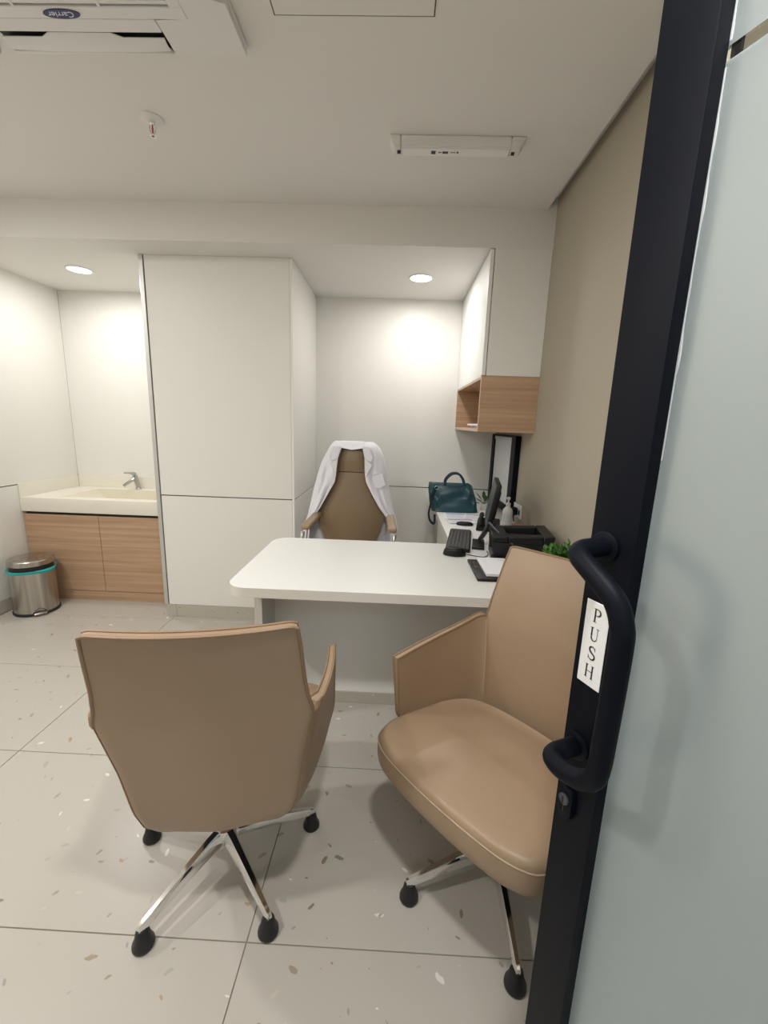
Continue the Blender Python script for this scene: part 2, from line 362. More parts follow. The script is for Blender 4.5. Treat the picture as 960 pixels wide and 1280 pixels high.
# ------------------------------------------------------------------ ceiling fittings
AX, AY, AH = -.975, 1.078, .475
ac = thing('air_conditioner', 'white ceiling cassette air conditioner with a navy oval badge', 'air conditioner', (AX, AY, ZC))
ZA = -.028
bm = bmesh.new()   # panel as a ring of flat pieces around the air slots, edge bevelled down to the ceiling
GI = .347       # grille half size
S0, S1 = .392, .460     # slot band
prism(bm, rrect(-AH, AH, -AH, AH, .012, 3), -.012, -.0005, .003, 2)
obj('outer_panel', bm, 'acw', ac)
bm = bmesh.new()
for k in range(4):
    rot = Matrix.Rotation(k * math.pi / 2, 4, 'Z'); n0 = len(bm.verts)
    n0 = set(bm.verts)
    box(bm, -.25, .25, GI + .002, S0, ZA, -.0121, .002, 1); box(bm, -.25, .25, S1, AH - .004, ZA, -.0121, .004, 2)
    prism(bm, [(.252, GI + .002), (GI + .002, GI + .002), (GI + .002, .252), (.300, .252), (AH - .004, .30), (AH - .004, AH - .004), (.30, AH - .004), (.252, S1 - .01)], ZA, -.0121, .002, 1)
    bmesh.ops.transform(bm, matrix=rot, verts=[v for v in bm.verts if v not in n0])
obj('corner_panels', bm, 'acw', ac)
for k in range(4):
    rot = Matrix.Rotation(k * math.pi / 2, 4, 'Z')
    bm = B(-.249, .249, S0, S1, -.0135, -.0122); bm.transform(rot); obj('air_slot', bm, 'dark', ac)
    bm = bmesh.new(); n = 16   # bowed flap, higher at its two ends
    P = [[(-.245 + .49 * i / n, S0 + (.020 if (i < 5 or i > 11) else .004) * (1 - j / 4) + (S1 - S0 - .003) * (j / 4) + .010 * (1 - (2 * i / n - 1) ** 2) * (j / 4), ZA + .003 - .006 * (1 - (j / 2 - 1) ** 2)) for i in range(n + 1)] for j in range(5)]
    sheet(bm, P, .003); bm.transform(rot); obj('louver', bm, 'acw', ac)
obj('grille_frame', (lambda b: (box(b, -GI, GI, GI - .035, GI, ZA - .002, -.0122, .002, 1), box(b, -GI, GI, -GI, -GI + .035, ZA - .002, -.0122, .002, 1), box(b, -GI, -GI + .035, -GI + .035, GI - .035, ZA - .002, -.0122, .002, 1), box(b, GI - .035, GI, -GI + .035, GI - .035, ZA - .002, -.0122, .002, 1), b)[-1])(bmesh.new()), 'acw', ac)
obj('grille_backing', B(-GI + .035, GI - .035, -GI + .035, GI - .035, -.0145, -.0125), 'dark', ac)
gm = None
for k in range(24):
    y = -GI + .048 + k * .0260
    if gm is None:
        gm = obj('grille_slat', B(-GI + .036, GI - .036, -.005, .005, ZA, -.0150), 'acw', ac); gm.location.y = y
    else:
        o = gm.copy(); C.objects.link(o); o.parent = ac; o.location.y = y
for x in (-.12, .12): obj('grille_rib', B(x - .004, x + .004, -GI + .036, GI - .036, ZA - .001, -.0150), 'acw', ac)
bm = bmesh.new(); prism(bm, [(.052 * math.cos(a * math.pi / 16), .330 - .0 + .0145 * math.sin(a * math.pi / 16)) for a in range(32)], ZA - .0042, ZA - .0021)
bm.transform(Matrix.Translation((0, .0005, 0)))
badge = obj('badge', bm, 'navy', ac)
def text_mesh(s, size, shear=0.0):
    cu = bpy.data.curves.new('t', 'FONT'); cu.body = s; cu.size = size; cu.align_x = 'CENTER'; cu.align_y = 'CENTER'; cu.shear = shear; cu.extrude = .0002; cu.resolution_u = 3
    o = bpy.data.objects.new('t', cu); C.objects.link(o); bpy.context.view_layer.update()
    me = bpy.data.meshes.new_from_object(o.evaluated_get(bpy.context.evaluated_depsgraph_get()))
    bm = bmesh.new(); bm.from_mesh(me); bpy.data.objects.remove(o); bpy.data.curves.remove(cu); bpy.data.meshes.remove(me); return bm
bm = text_mesh('Carrier', .024, .3)     # read from the far side of the unit, so its top points to -y seen from below
bm.transform(Matrix.Translation((0, .3305, ZA - .0044)) @ Matrix.Rotation(math.pi, 4, 'X') @ Matrix.Rotation(math.pi, 4, 'Z'))
obj('lettering', bm, 'ltr', badge)

hatch = thing('access_hatch', 'flush square access hatch in the main ceiling with a thin dark outline', 'hatch', (-.165, 1.22, ZC))
obj('hatch_panel', B(-.222, .222, -.222, .222, -.0025, -.0008), 'plaster', hatch)
bm = bmesh.new()
for a in ((-.226, .226, .2225, .226), (-.226, .226, -.226, -.2225), (-.226, -.2225, -.2225, .2225), (.2225, .226, -.2225, .2225)): box(bm, *a, -.0012, -.0004)
obj('hatch_gap', bm, 'groove', hatch)

sp = thing('sprinkler_head', 'small chrome sprinkler head with a red bulb under the main ceiling', 'sprinkler', (-.985, 1.874, ZC))
obj('escutcheon', LA([(.042, -.0005), (.041, -.004), (.030, -.008), (.014, -.010)], 28), 'acw', sp)
obj('nozzle', LA([(.011, -.0101), (.011, -.020), (.007, -.024)], 16), 'chrome', sp)
bm = bmesh.new()
for s in (-1, 1): tube(bm, [(s * .008, 0, -.020), (s * .013, 0, -.032), (s * .010, 0, -.044), (s * .002, 0, -.054)], .0022, 6)
obj('yoke_arm', bm, 'chrome', sp)
obj('bulb', LA([(.0025, -.0245), (.0034, -.034), (.0025, -.049)], 10), 'red', sp)
bm = LA([(.003, -.054), (.003, -.057)], 10)
for k in range(12):
    box(bm, .002, .014, -.002, .002, -.0595, -.0575); 
    bmesh.ops.rotate(bm, cent=(0, 0, 0), matrix=Matrix.Rotation(2 * math.pi / 12, 3, 'Z'), verts=bm.verts[:])
obj('deflector', bm, 'chrome', sp)

el = thing('emergency_light', 'slim wedge shaped emergency light fitting under the main ceiling', 'emergency light', (.196, 1.94, ZC))
def wedge(bm, x0, x1, x0b, x1b):
    pts = [(x0, 0, -.0005), (x1, 0, -.0005), (x1, .075, -.0005), (x0, .075, -.0005)]
    low = [(x0b, .008, -.036), (x1b, .008, -.036), (x1b, .052, -.048), (x0b, .052, -.048)]
    a = [bm.verts.new(p) for p in pts]; b = [bm.verts.new(p) for p in low]
    bm.faces.new(a[::-1]); bm.faces.new(b)
    for i in range(4): bm.faces.new((a[i], a[(i + 1) % 4], b[(i + 1) % 4], b[i]))
    bmesh.ops.bevel(bm, geom=bm.edges[:], offset=.003, segments=2, affect='EDGES'); return bm
obj('body', wedge(bmesh.new(), -.2245, .2095, -.2245, .2095), 'acw', el)
obj('end_cap', wedge(bmesh.new(), -.271, -.2255, -.250, -.2255), 'acw', el); obj('end_cap', wedge(bmesh.new(), .2105, .270, .2105, .245), 'acw', el)
tl = Matrix.Translation((0, .030, -.0425)) @ Matrix.Rotation(-math.atan2(.012, .044), 4, 'X')
bm = B(-.215, .205, -.014, .018, -.0012, .0005, .0006, 1); bm.transform(tl); obj('tube_cover', bm, 'white', el)
bm = bmesh.new()
for x0, x1, y0, y1 in ((-.103, -.085, -.006, .009), (-.075, -.062, -.001, .003), (-.058, -.035, -.004, .006), (-.027, -.005, -.001, .002), (-.001, .006, -.004, .004)): box(bm, x0, x1, y0, y1, -.0018, -.0013)
bm.transform(tl); obj('printed_marks', bm, 'greyplastic', el)
for x in (-.232, .222):
    bm = B(x - .007, x + .007, -.006, .010, -.0022, -.0002, .001, 1); bm.transform(tl); obj('screw_slot', bm, 'dark', el)

# ================================================================== BUILT-IN FURNITURE
# wall cabinet over the side desk
XK = .4595; ZK1, ZK0 = 1.6432, 1.335
k = thing('wall_cabinet', 'white hung cabinet with an open oak shelf box below, on the taupe wall', 'cabinet', ((XK + XR) / 2, 3.0, ZK0))
Wd = dict(parent=k, world=True)
obj('carcass', B(XK + .022, XR - .001, YB + .022, YBK - .002, ZK1 + .002, ZS - .002), 'white', **Wd)
obj('end_panel', B(XK + .024, XR - .001, YB + .0005, YB + .0215, ZK1 + .001, ZS - .0003, .0005, 1), 'panel', **Wd)
obj('door', B(XK, XK + .019, YB + .003, YBK - .003, ZK1 + .003, ZS - .004, .001, 1), 'white', **Wd)
t = .018
sb = obj('shelf_bottom', B(XK, XR - .001, YB + t, YBK - .002, ZK0, ZK0 + t), 'wood', **Wd)
obj('edging', B(XK - .0006, XK - .0001, YB + t, YBK - .002, ZK0, ZK0 + t), 'woodedge', sb, True)
st = obj('shelf_top', B(XK, XR - .001, YB + t, YBK - .002, ZK1 - t, ZK1), 'wood', **Wd)
obj('edging', B(XK - .0006, XK - .0001, YB + t, YBK - .002, ZK1 - .004, ZK1 + .002), 'white', st, True)
se = obj('side_panel', B(XK, XR - .001, YB + .0005, YB + t - .0005, ZK0, ZK1), 'wood', **Wd)
obj('edging', B(XK - .0006, XK - .0001, YB + .0005, YB + t, ZK0, ZK1), 'woodedge', se, True)
s2 = obj('side_panel', B(XK, XR - .001, YBK - t, YBK - .002, ZK0 + t, ZK1 - t), 'wood', **Wd)
obj('edging', B(XK - .0006, XK - .0001, YBK - t, YBK - .002, ZK0 + t, ZK1 - t), 'woodedge', s2, True)
obj('back_panel', B(XR - .012, XR - .001, YB + t, YBK - t, ZK0 + t, ZK1 - t), 'wood', **Wd)
tag(obj('booklet', B(.52, .70, 2.84, 3.10, ZK0 + t + .0005, ZK0 + t + .014, .001, 1), 'ink'), 'lower closed booklet lying in the oak shelf box', 'booklet', 'booklets in the shelf box')
bm = B(-.09, .09, -.125, .125, -.006, .006, .001, 1, rot=Matrix.Rotation(R(12), 4, 'Z')); o = obj('booklet', bm, 'paper'); o.location = (.60, 2.95, ZK0 + t + .0215); tag(o, 'upper pale booklet lying askew in the oak shelf box', 'booklet', 'booklets in the shelf box')
# sink cabinet and counter
YS = 2.9004; ZCT, ZCB = .7674, .668
XSR = XC0 - .001
k = thing('sink_cabinet', 'low oak cabinet with two plain doors under the sink counter', 'cabinet', (-2.1, 3.2, 0)); Wd = dict(parent=k, world=True)
obj('carcass', B(XL + .001, XSR, YS + .045, YBK - .001, .0005, .640), 'groove', **Wd)
obj('dark_gap_backing', B(XL + .001, XSR, YS + .045, YS + .060, .6405, ZCB - .001), 'groove', **Wd)  # dark strip added behind the door gap, shade put into its colour
obj('plinth', B(XL + .001, XSR, YS + .022, YS + .044, .0008, .076), 'wood', **Wd)
XJ = -2.117
obj('door', B(XL + .004, XJ - .0015, YS + .012, YS + .032, .080, ZCB - .022, .001, 1), 'wood', **Wd)
obj('door', B(XJ + .0015, XSR - .002, YS + .012, YS + .032, .080, ZCB - .022, .001, 1), 'wood', **Wd)
k = thing('sink_counter', 'thick cream solid-surface counter with a built-in basin and upstand', 'counter', (-2.1, 3.2, ZCB)); Wd = dict(parent=k, world=True)
bx0, bx1, by0, by1 = -2.42, -1.70, 2.985, 3.365
bm = bmesh.new(); e = YBK - .001
out = rrect(XL + .001, XSR, YS, e, .004, 2, (0, 0, 1, 0)); 
for a in ((XL + .001, bx0, YS + .02, e), (bx1, XSR, YS + .02, e), (bx0, bx1, YS + .02, by0), (bx0, bx1, by1, e)): box(bm, *a, ZCT - .02, ZCT)
bmesh.ops.remove_doubles(bm, verts=bm.verts[:], dist=1e-5)
obj('top_slab', bm, 'stone', **Wd)
obj('apron', B(XL + .001, XSR, YS, YS + .0199, ZCB, ZCT, .002, 2), 'stone', **Wd)
bm = bmesh.new(); d0 = .115     # basin: sloping walls and a floor that falls to the back
T4 = [(bx0, by0, ZCT - .001), (bx1, by0, ZCT - .001), (bx1, by1, ZCT - .001), (bx0, by1, ZCT - .001)]
F4 = [(bx0 + .10, by0 + .03, ZCT - .075), (bx1 - .12, by0 + .03, ZCT - .06), (bx1 - .10, by1 - .02, ZCT - d0), (bx0 + .10, by1 - .02, ZCT - d0)]
a = [bm.verts.new(p) for p in T4]; b = [bm.verts.new(p) for p in F4]
for i in range(4): bm.faces.new((a[i], a[(i + 1) % 4], b[(i + 1) % 4], b[i]))
bm.faces.new(b); bs = obj('basin', bm, 'basin', **Wd)
obj('drain', LA([(.022, 0), (.020, .003), (.008, .003)], 20, at=(-2.06, 3.22, ZCT - .100)), 'chrome', bs, True)
obj('upstand', B(XL + .014, XSR, YBK - .015, YBK - .001, ZCT + .0003, .8616, .001, 1), 'stone', **Wd)
obj('upstand', B(XL + .001, XL + .0135, YS, YBK - .0155, ZCT + .0003, .8616, .001, 1), 'stone', **Wd)
f = thing('basin_tap', 'small chrome lever tap at the back of the cream basin', 'tap', (-2.115, 3.415, ZCT + .0005))
obj('base', LA([(.024, 0), (.024, .006), (.019, .012)], 20), 'tapmetal', f)
obj('body', TU([(0, 0, .010), (-.006, -.004, .05), (-.014, -.010, .095), (-.016, -.012, .118)], [.018, .019, .020, .019], 14), 'tapmetal', f)
obj('spout', TU([(-.014, -.010, .088), (-.034, -.035, .074), (-.062, -.075, .046), (-.070, -.086, .034)], [.014, .0135, .012, .011], 12), 'tapmetal', f)
obj('lever', TU([(-.016, -.008, .121), (-.020, -.016, .131), (-.045, -.045, .138), (-.068, -.070, .140)], [.018, .013, .008, .006], 10, flat=.7), 'tapmetal', f)
# waste bin
bn = thing('waste_bin', 'reflection-streaked steel pedal bin with a teal liner beside the oak sink cabinet', 'bin', (-2.490, 2.728, 0), R(48))
rb = .129
obj('base_ring', LA([(rb, .0005), (rb + .006, .004), (rb + .006, .016), (rb + .001, .020)], 40), 'rubber', bn)
obj('body', LA([(rb, .0205), (rb, .30), (rb + .002, .318)], 48), 'steel', bn)
n = 48
obj('liner', (lambda b: (grid(b, [[((rb + o + .004 * math.sin(5 * a) * q) * math.cos(a), (rb + o + .004 * math.sin(5 * a) * q) * math.sin(a), z + .006 * q * math.sin(3 * a + 1)) for a in [2 * math.pi * i / n for i in range(n)]] for o, z, q in ((.004, .318, 0), (.010, .314, 1), (.008, .300, 1), (.0035, .296, .6), (.0025, .305, .0))], True), b)[-1])(bmesh.new()), 'teal', bn)
obj('inner_rim', LA([(rb - .006, .3185), (rb - .006, .345)], 40), 'rubber', bn)
obj('lid', LA([(rb - .002, .3455), (rb + .001, .348), (rb + .001, .378), (rb - .004, .384), (rb - .04, .390), (rb - .10, .392)], 48), 'steel', bn)
pd = (lambda b: (tube(b, [(-.034, -rb - .006, .018), (-.030, -rb - .020, .020), (0, -rb - .026, .022), (.030, -rb - .020, .020), (.034, -rb - .006, .018)], .008, 10, flat=1.0), b)[-1])(bmesh.new())
obj('pedal', pd, 'steel', bn)
obj('pedal_recess', TU([(rb + .0005) * Vector((math.sin(a), -math.cos(a), 0)) + Vector((0, 0, .022 + .030 * math.cos(a / .30 * math.pi / 2))) for a in [-.30 + .06 * i for i in range(11)]], .002, 6), 'rubber', bn)

# ================================================================== DESKS
XD, YD0, YD1, ZD = -.611, 1.4409, 2.1338, .7639
k = thing('desk', 'white desk with rounded left corners in the middle of the room', 'desk', (0, 1.79, 0)); Wd = dict(parent=k, world=True)
bm = bmesh.new(); prism(bm, rrect(XD, XR - .001, YD0, YD1, .075, 10, (0, 1, 1, 0)), ZD - .0385, ZD, .0015, 2); obj('desktop', bm, 'white', **Wd)
bm = bmesh.new(); o1 = rrect(XD - .0004, XR - .002, YD0 - .0004, YD1 + .0004, .0754, 10, (0, 1, 1, 0)); grid(bm, [[(x, y, z) for x, y in o1] for z in (ZD - .037, ZD - .0016)], True); obj('edge_band', bm, 'whiteedge', **Wd)
obj('end_panel', B(-.587, -.553, 1.695, 2.05, .0008, ZD - .0395, .001, 1), 'whiteedge', **Wd)
obj('modesty_panel', B(-.5525, XR - .002, 1.879, 1.897, .0605, ZD - .0395), 'white', **Wd)
for x0, x1 in ((-.5525, .148), (.150, XR - .002)): obj('skirting_piece', B(x0, x1, 1.874, 1.897, .0008, .060), 'skx', **Wd)
k = thing('side_desk', 'white side desk joined to the main desk, along the taupe wall under the cabinet', 'desk', (.54, 2.8, 0)); Wd = dict(parent=k, world=True)
obj('desktop', B(.298, XR - .001, YD1 + .001, YBK - .003, ZD - .0385, ZD, .0015, 2), 'white', **Wd)
obj('edge_band', B(.2975, .2979, YD1 + .001, YBK - .003, ZD - .037, ZD - .0016), 'whiteedge', **Wd)
obj('side_panel', B(.312, .330, 2.20, 2.955, .0008, ZD - .0395), 'whiteedge', **Wd)
obj('end_panel', B(.331, XR - .002, 2.937, 2.955, .0008, ZD - .0395), 'whiteedge', **Wd)

# ================================================================== VISITOR CHAIRS
def star_base(t, a0, n=5, rr=.272, leg='chrome'):
    obj('column', LA([(.016, .060), (.030, .066), (.034, .080), (.034, .128), (.026, .134), (.024, .22), (.018, .221), (.018, .34)], 24), leg, t)
    for q in range(n):
        a = a0 + q * 2 * math.pi / n
        bm = bmesh.new(); secs = []
        for s, w0, w1, zt, zb in ((.020, .020, .026, .130, .082), (.06, .019, .025, .126, .082), (.16, .0155, .020, .104, .070), (.24, .012, .016, .084, .058), (.272, .011, .014, .076, .054), (.283, .007, .009, .072, .056)):
            secs.append([(s, -w0 * .45, zt), (s, w0 * .45, zt), (s, w0 * .85, zt - .45 * (zt - zb)), (s, w0 * .80, zb), (s, -w0 * .80, zb), (s, -w0 * .85, zt - .45 * (zt - zb))])
        V = grid(bm, secs, True); bm.faces.new(V[0][::-1]); bm.faces.new(V[-1])
        bm.transform(Matrix.Rotation(a, 4, 'Z')); lg = obj('leg', bm, leg, t, ang=25)
        obj('glide', LA([(.025, .0005), (.028, .006), (.0275, .013), (.020, .030), (.017, .048), (.013, .056)], 20, at=(rr * math.cos(a), rr * math.sin(a), 0)), 'rubber', lg)

def visitor_chair(label, loc, rz, feet, dx=0, df=0):
    """local frame: +y the way the chair faces, +x its right"""
    t = thing('visitor_chair', label, 'chair', (*loc, 0), rz, 'tan leather visitor chairs')
    star_base(t, feet - rz)
    zs = [.335, .345, .37, .42, .55, .705, .745, .80, .90, .95]
    wbk = [.130, .160, .184, .200, .216, .246, .233, .224, .216, .210]
    fbk = [-.165, -.178, -.188, -.198, -.218, -.246, -.254, -.268, -.298, -.314]
    def corner(z): return np.array((interp(z, zs, wbk), interp(z, zs, fbk)))
    def armfront(z): return np.array((interp(z, (.335, .37, .44, .66), (.235, .274, .300, .304)), interp(z, (.335, .37, .44, .66), (.04, .09, .128, .148))))
    def path(z, t_):      # t_ 0 = middle of the back, .5 the corner, 1 the arm's front end
        c = corner(z); m = np.array((0, c[1] - .022)); a = armfront(z)
        def raw(q):
            q = abs(q)
            if q < .5:
                p = m + (c - m) * (q / .5); p[1] += .010 * math.sin(math.pi * q / .5) * 0
                return p
            u = (q - .5) / .5; p = c + (a - c) * u
            p[0] += .014 * math.sin(math.pi * u) ; return p
        acc = np.zeros(2); wt = 0
        h = .055
        for i in range(-4, 5):
            q = t_ + h * i / 4
            w = 1
            s = -1 if q < 0 else 1
            if q > 1: p = raw(1) + (raw(1) - raw(2 - q))
            else:
                p = raw(q).copy(); p[0] *= s
            acc += p * w; wt += w
        return acc / wt
    T = np.concatenate([np.linspace(0, .40, 9), np.linspace(.425, .60, 10), np.linspace(.64, 1, 11)])
    Tf = np.concatenate([-T[:0:-1], T])
    def rim(q):       # arm top line
        q = abs(q)
        return .70 if q <= .5 else .70 - .052 * ((q - .5) / .5) + .026 * math.exp(-((q - .5) / .09)) * min(1, (q - .5) / .03)
    def base(q):
        q = abs(q); return interp(q, (0, .30, .5, .75, 1), (.338, .339, .350, .352, .362))
    rows = []
    nv = 18
    for i in range(nv + 1):
        v = i / nv; v = v ** 1.25; row = []
        for q in Tf:
            z = base(q) + (rim(q) - base(q)) * v; p = path(z, abs(q)); row.append((math.copysign(1, q) * p[0] if q else 0, p[1], z))
        rows.append(row)
    A = np.array(rows)[:, ::-1]
    # upper back: columns |t| <= .5
    idx = [i for i, q in enumerate(Tf[::-1]) if abs(q) <= .5001]; c0, c1 = idx[0], idx[-1]
    up = []
    nu = 14
    for i in range(nu + 1):
        v = i / nu; row = []
        for q in Tf[::-1][c0:c1 + 1]:
            cr_ = .018; edge = max(0, abs(q) - .44) / .06
            ztop = .950 + .004 * (abs(q) / .5) ** 2 - cr_ * (1 - math.sqrt(max(0, 1 - edge ** 2)))
            z = .70 + (ztop - .70) * v; c = corner(z); qq = q / .5
            yb = c[1] - .022 * (1 - qq ** 2)
            flare = 0.0
            row.append((c[0] * qq, yb, z))
        up.append(row)
    # blend the first rows of the upper back into the lower part's rim
    low = A[-1, c0:c1 + 1]; U = np.array(up)
    for i in range(nu + 1):
        w = max(0, 1 - i / 5) ** 2; U[i] += (low - U[0 if i == 0 else 0]) * 0
    d0 = low - U[0]
    for i in range(nu + 1): U[i] += d0 * max(0, 1 - i / 6) ** 2
    # thickness: one combined normal field
    th = .040
    def offs(G):
        du = np.gradient(G, axis=1); dv = np.gradient(G, axis=0); N = np.cross(du, dv); N /= np.linalg.norm(N, axis=2, keepdims=True); return N
    full = np.concatenate([A[:, c0:c1 + 1], U[1:]], axis=0); Nf = offs(full); Nl = offs(A)
    if df or dx:
        A[:, :, 1] += df; U[:, :, 1] += df; full[:, :, 1] += df; A[:, :, 0] += dx; U[:, :, 0] += dx; full[:, :, 0] += dx
    if Nl[5, len(Tf) // 2, 1] < 0: Nf, Nl = -Nf, -Nl      # towards the sitter
    Nl[:, c0:c1 + 1] = Nf[:nv + 1]
    tq = np.clip((np.abs(Tf[::-1]) - .42) / .16, 0, 1)                      # thin arms, thicker back
    tl_ = .040 + (.019 - .040) * tq[None, :] * np.ones((nv + 1, 1)); tl_ *= np.linspace(.6, 1, nv + 1)[:, None]
    tu_ = tl_[-1, c0:c1 + 1][None, :] + (.016 - tl_[-1, c0:c1 + 1][None, :]) * (np.linspace(0, 1, nu + 1)[:, None] ** 3)
    Ai = A + Nl * tl_[:, :, None]; Ui = U + Nf[nv:] * tu_[:, :, None]
    bm = bmesh.new()
    def build(Gl, Gu):
        V = [[bm.verts.new(p) for p in r] for r in Gl]; nc = len(V[0])
        VU = [V[-1][c0:c1 + 1]] + [[bm.verts.new(p) for p in r] for r in Gu[1:]]
        for X in (V, VU):
            for i in range(len(X) - 1):
                for j in range(len(X[0]) - 1): bm.faces.new((X[i][j], X[i][j + 1], X[i + 1][j + 1], X[i + 1][j]))
        b = [V[0][j] for j in range(nc)] + [V[i][-1] for i in range(1, nv + 1)] + [V[-1][j] for j in range(nc - 2, c1, -1)] + [VU[i][-1] for i in range(0, nu + 1)] + \
            [VU[-1][j] for j in range(len(VU[0]) - 2, -1, -1)] + [VU[i][0] for i in range(nu - 1, -1, -1)] + [V[-1][j] for j in range(c0 - 1, -1, -1)] + [V[i][0] for i in range(nv - 1, 0, -1)]
        return b
    ba = build(A, U); bb = build(Ai, Ui); nb = len(ba)
    for i in range(nb): bm.faces.new((ba[i], ba[(i + 1) % nb], bb[(i + 1) % nb], bb[i]))
    pa = [v.co.copy() for v in ba]; pb = [v.co.copy() for v in bb]
    sh = obj('shell', bm, 'leather', t, ang=50)
    nc = len(Tf)
    rimA = pa[nc - 1:] + pa[:1]; rimB = pb[nc - 1:] + pb[:1]
    obj('piping', TU(rimA, .0042, 6), 'piping', sh); obj('piping', TU(rimB, .0034, 6), 'piping', sh)
    for s in (c0, c1):
        obj('seam', TU([A[i, s] + Nl[i, s] * -.0003 for i in range(1, nv + 1)], .0016, 5), 'piping', sh)
        obj('seam', TU([Ai[i, s] for i in range(6, nv + 1)], .0016, 5), 'stitch', sh)
    # seat cushion
    half = [(0, .282), (.10, .279), (.18, .272), (.232, .258), (.266, .235), (.284, .19), (.283, .13), (.262, .03), (.235, -.06), (.185, -.125), (.10, -.150), (0, -.155)]
    poly = cat([(x, y, 0) for x, y in half] + [(-x, y, 0) for x, y in half[-2:0:-1]], 4, True)
    cx = Vector((dx, .07 + df, 0)); poly = [p + Vector((dx, df, 0)) for p in poly]; bm = bmesh.new(); rings = []
    for kx, z in ((.90, .352), (.965, .356), (.99, .366), (1.0, .385), (1.0, .420), (.992, .436), (.972, .446), (.93, .451), (.80, .456), (.6, .461), (.35, .464), (.12, .465)):
        rings.append([cx + (p - cx) * kx + Vector((0, 0, z - (.012 * max(0, (.1 - p.y) / .25)) * (kx < .97))) for p in poly])
    V = grid(bm, rings, True); bm.faces.new(V[0][::-1]); bm.faces.new(V[-1])
    seat = obj('seat', bm, 'leather', t, ang=60)
    obj('seam', TU([cx + (p - cx) * .998 + Vector((0, 0, .430)) for p in poly], .0022, 5, True), 'stitch', seat)
    obj('seat_plate', B(-.15, .15, -.13, .17, .341, .3515, .004, 1), 'blackplastic', t)
    return t
visitor_chair('tan leather visitor chair seen from behind, in front of the desk', (-.488, 1.086), R(11), R(-117.8), df=-.027, dx=.036)
visitor_chair('tan leather visitor chair facing the doorway, partly behind the black door stile', (.344, 1.082), math.atan2(-.68, -.73) - math.pi / 2, R(-161.8), dx=.020)

# ================================================================== EXECUTIVE CHAIR AND COAT
EX, EY = -.28, 2.46
def eyf(z): return 2.635 + (z - .6) * .13         # front face of the reclined back
k = thing('executive_chair', 'tall brown leather executive chair behind the desk, a white coat over its back', 'chair', (EX, EY, 0)); Wd = dict(parent=k, world=True)
star_base(k, R(18))
hz = [.47, .52, .62, .70, .76, .83, .93, 1.0, 1.06, 1.15, 1.20, 1.222, 1.23]; hw = [.10, .135, .168, .198, .214, .205, .155, .125, .112, .110, .100, .075, .04]
def back_grid(z0, z1, wadd=0, yo=0, n=22, m=14):
    P = []
    for i in range(n + 1):
        z = z0 + (z1 - z0) * i / n; w = interp(z, hz, hw) + wadd
        P.append([(EX + w * s, eyf(z) + yo + .022 * s ** 2 - .012 * (1 - s ** 2) * math.sin(math.pi * min(1, max(0, (z - z0) / (z1 - z0)))), z) for s in [-1 + 2 * j / m for j in range(m + 1)]])
    return P
bm = bmesh.new(); sheet(bm, back_grid(.47, 1.052), -.06); bmesh.ops.recalc_face_normals(bm, faces=bm.faces[:]); obj('backrest', bm, 'leather2', **Wd)
bm = bmesh.new(); sheet(bm, back_grid(1.056, 1.228, n=10), -.06); obj('headrest', bm, 'leather2', **Wd)
bm = bmesh.new(); prism(bm, rrect(EX - .25, EX + .25, 2.18, 2.635, .09, 6), .40, .49, .03, 4); obj('seat', bm, 'leather2', **Wd)
obj('seat_plate', B(EX - .12, EX + .12, 2.36, 2.60, .341, .3995), 'blackplastic', **Wd)
for s in (-1, 1):
    x = EX + .022 + s * .243
    bm = bmesh.new(); box(bm, x - .026, x + .026, 2.36, 2.66, .760, .790, .010, 3)
    for v in bm.verts: v.co.x += s * .02 * (2.66 - v.co.y) / .3 - s * .012; v.co.z += .02 * (v.co.y - 2.36) / .3 - .012
    arm = obj('armrest', bm, 'leather', **Wd)
    obj('arm_post', TU(cat([(x + s * .022, 2.37, .735), (x + s * .022, 2.352, .70), (x + s * .024, 2.36, .62), (x + s * .022, 2.40, .50), (x - s * .03, 2.44, .43)], 6), .015, 12, flat=.8), 'chrome', arm, True)

# lab coat draped over the back
coat = thing('lab_coat', 'white lab coat draped over the back of the brown executive chair', 'coat', (EX, 2.70, .6)); Wd = dict(parent=coat, world=True)
innL = [(-.342, 1.216), (-.365, 1.141), (-.374, 1.055), (-.383, .991), (-.418, .926), (-.470, .827), (-.518, .760), (-.535, .70), (-.54, .58)]
innR = [(-.218, 1.220), (-.200, 1.147), (-.195, 1.061), (-.185, .999), (-.152, .936), (-.098, .841), (-.035, .762), (-.022, .70), (-.02, .58)]
outL = [(-.415, 1.225), (-.446, 1.159), (-.473, 1.103), (-.497, 1.022), (-.517, .941), (-.534, .858), (-.550, .775), (-.575, .70), (-.592, .58)]
outR = [(-.125, 1.227), (-.089, 1.156), (-.071, 1.093), (-.056, .998), (-.037, .901), (-.018, .820), (.002, .763), (.018, .70), (.03, .58)]
def px(L, z): return interp(z, [p[1] for p in L][::-1], [p[0] for p in L][::-1])
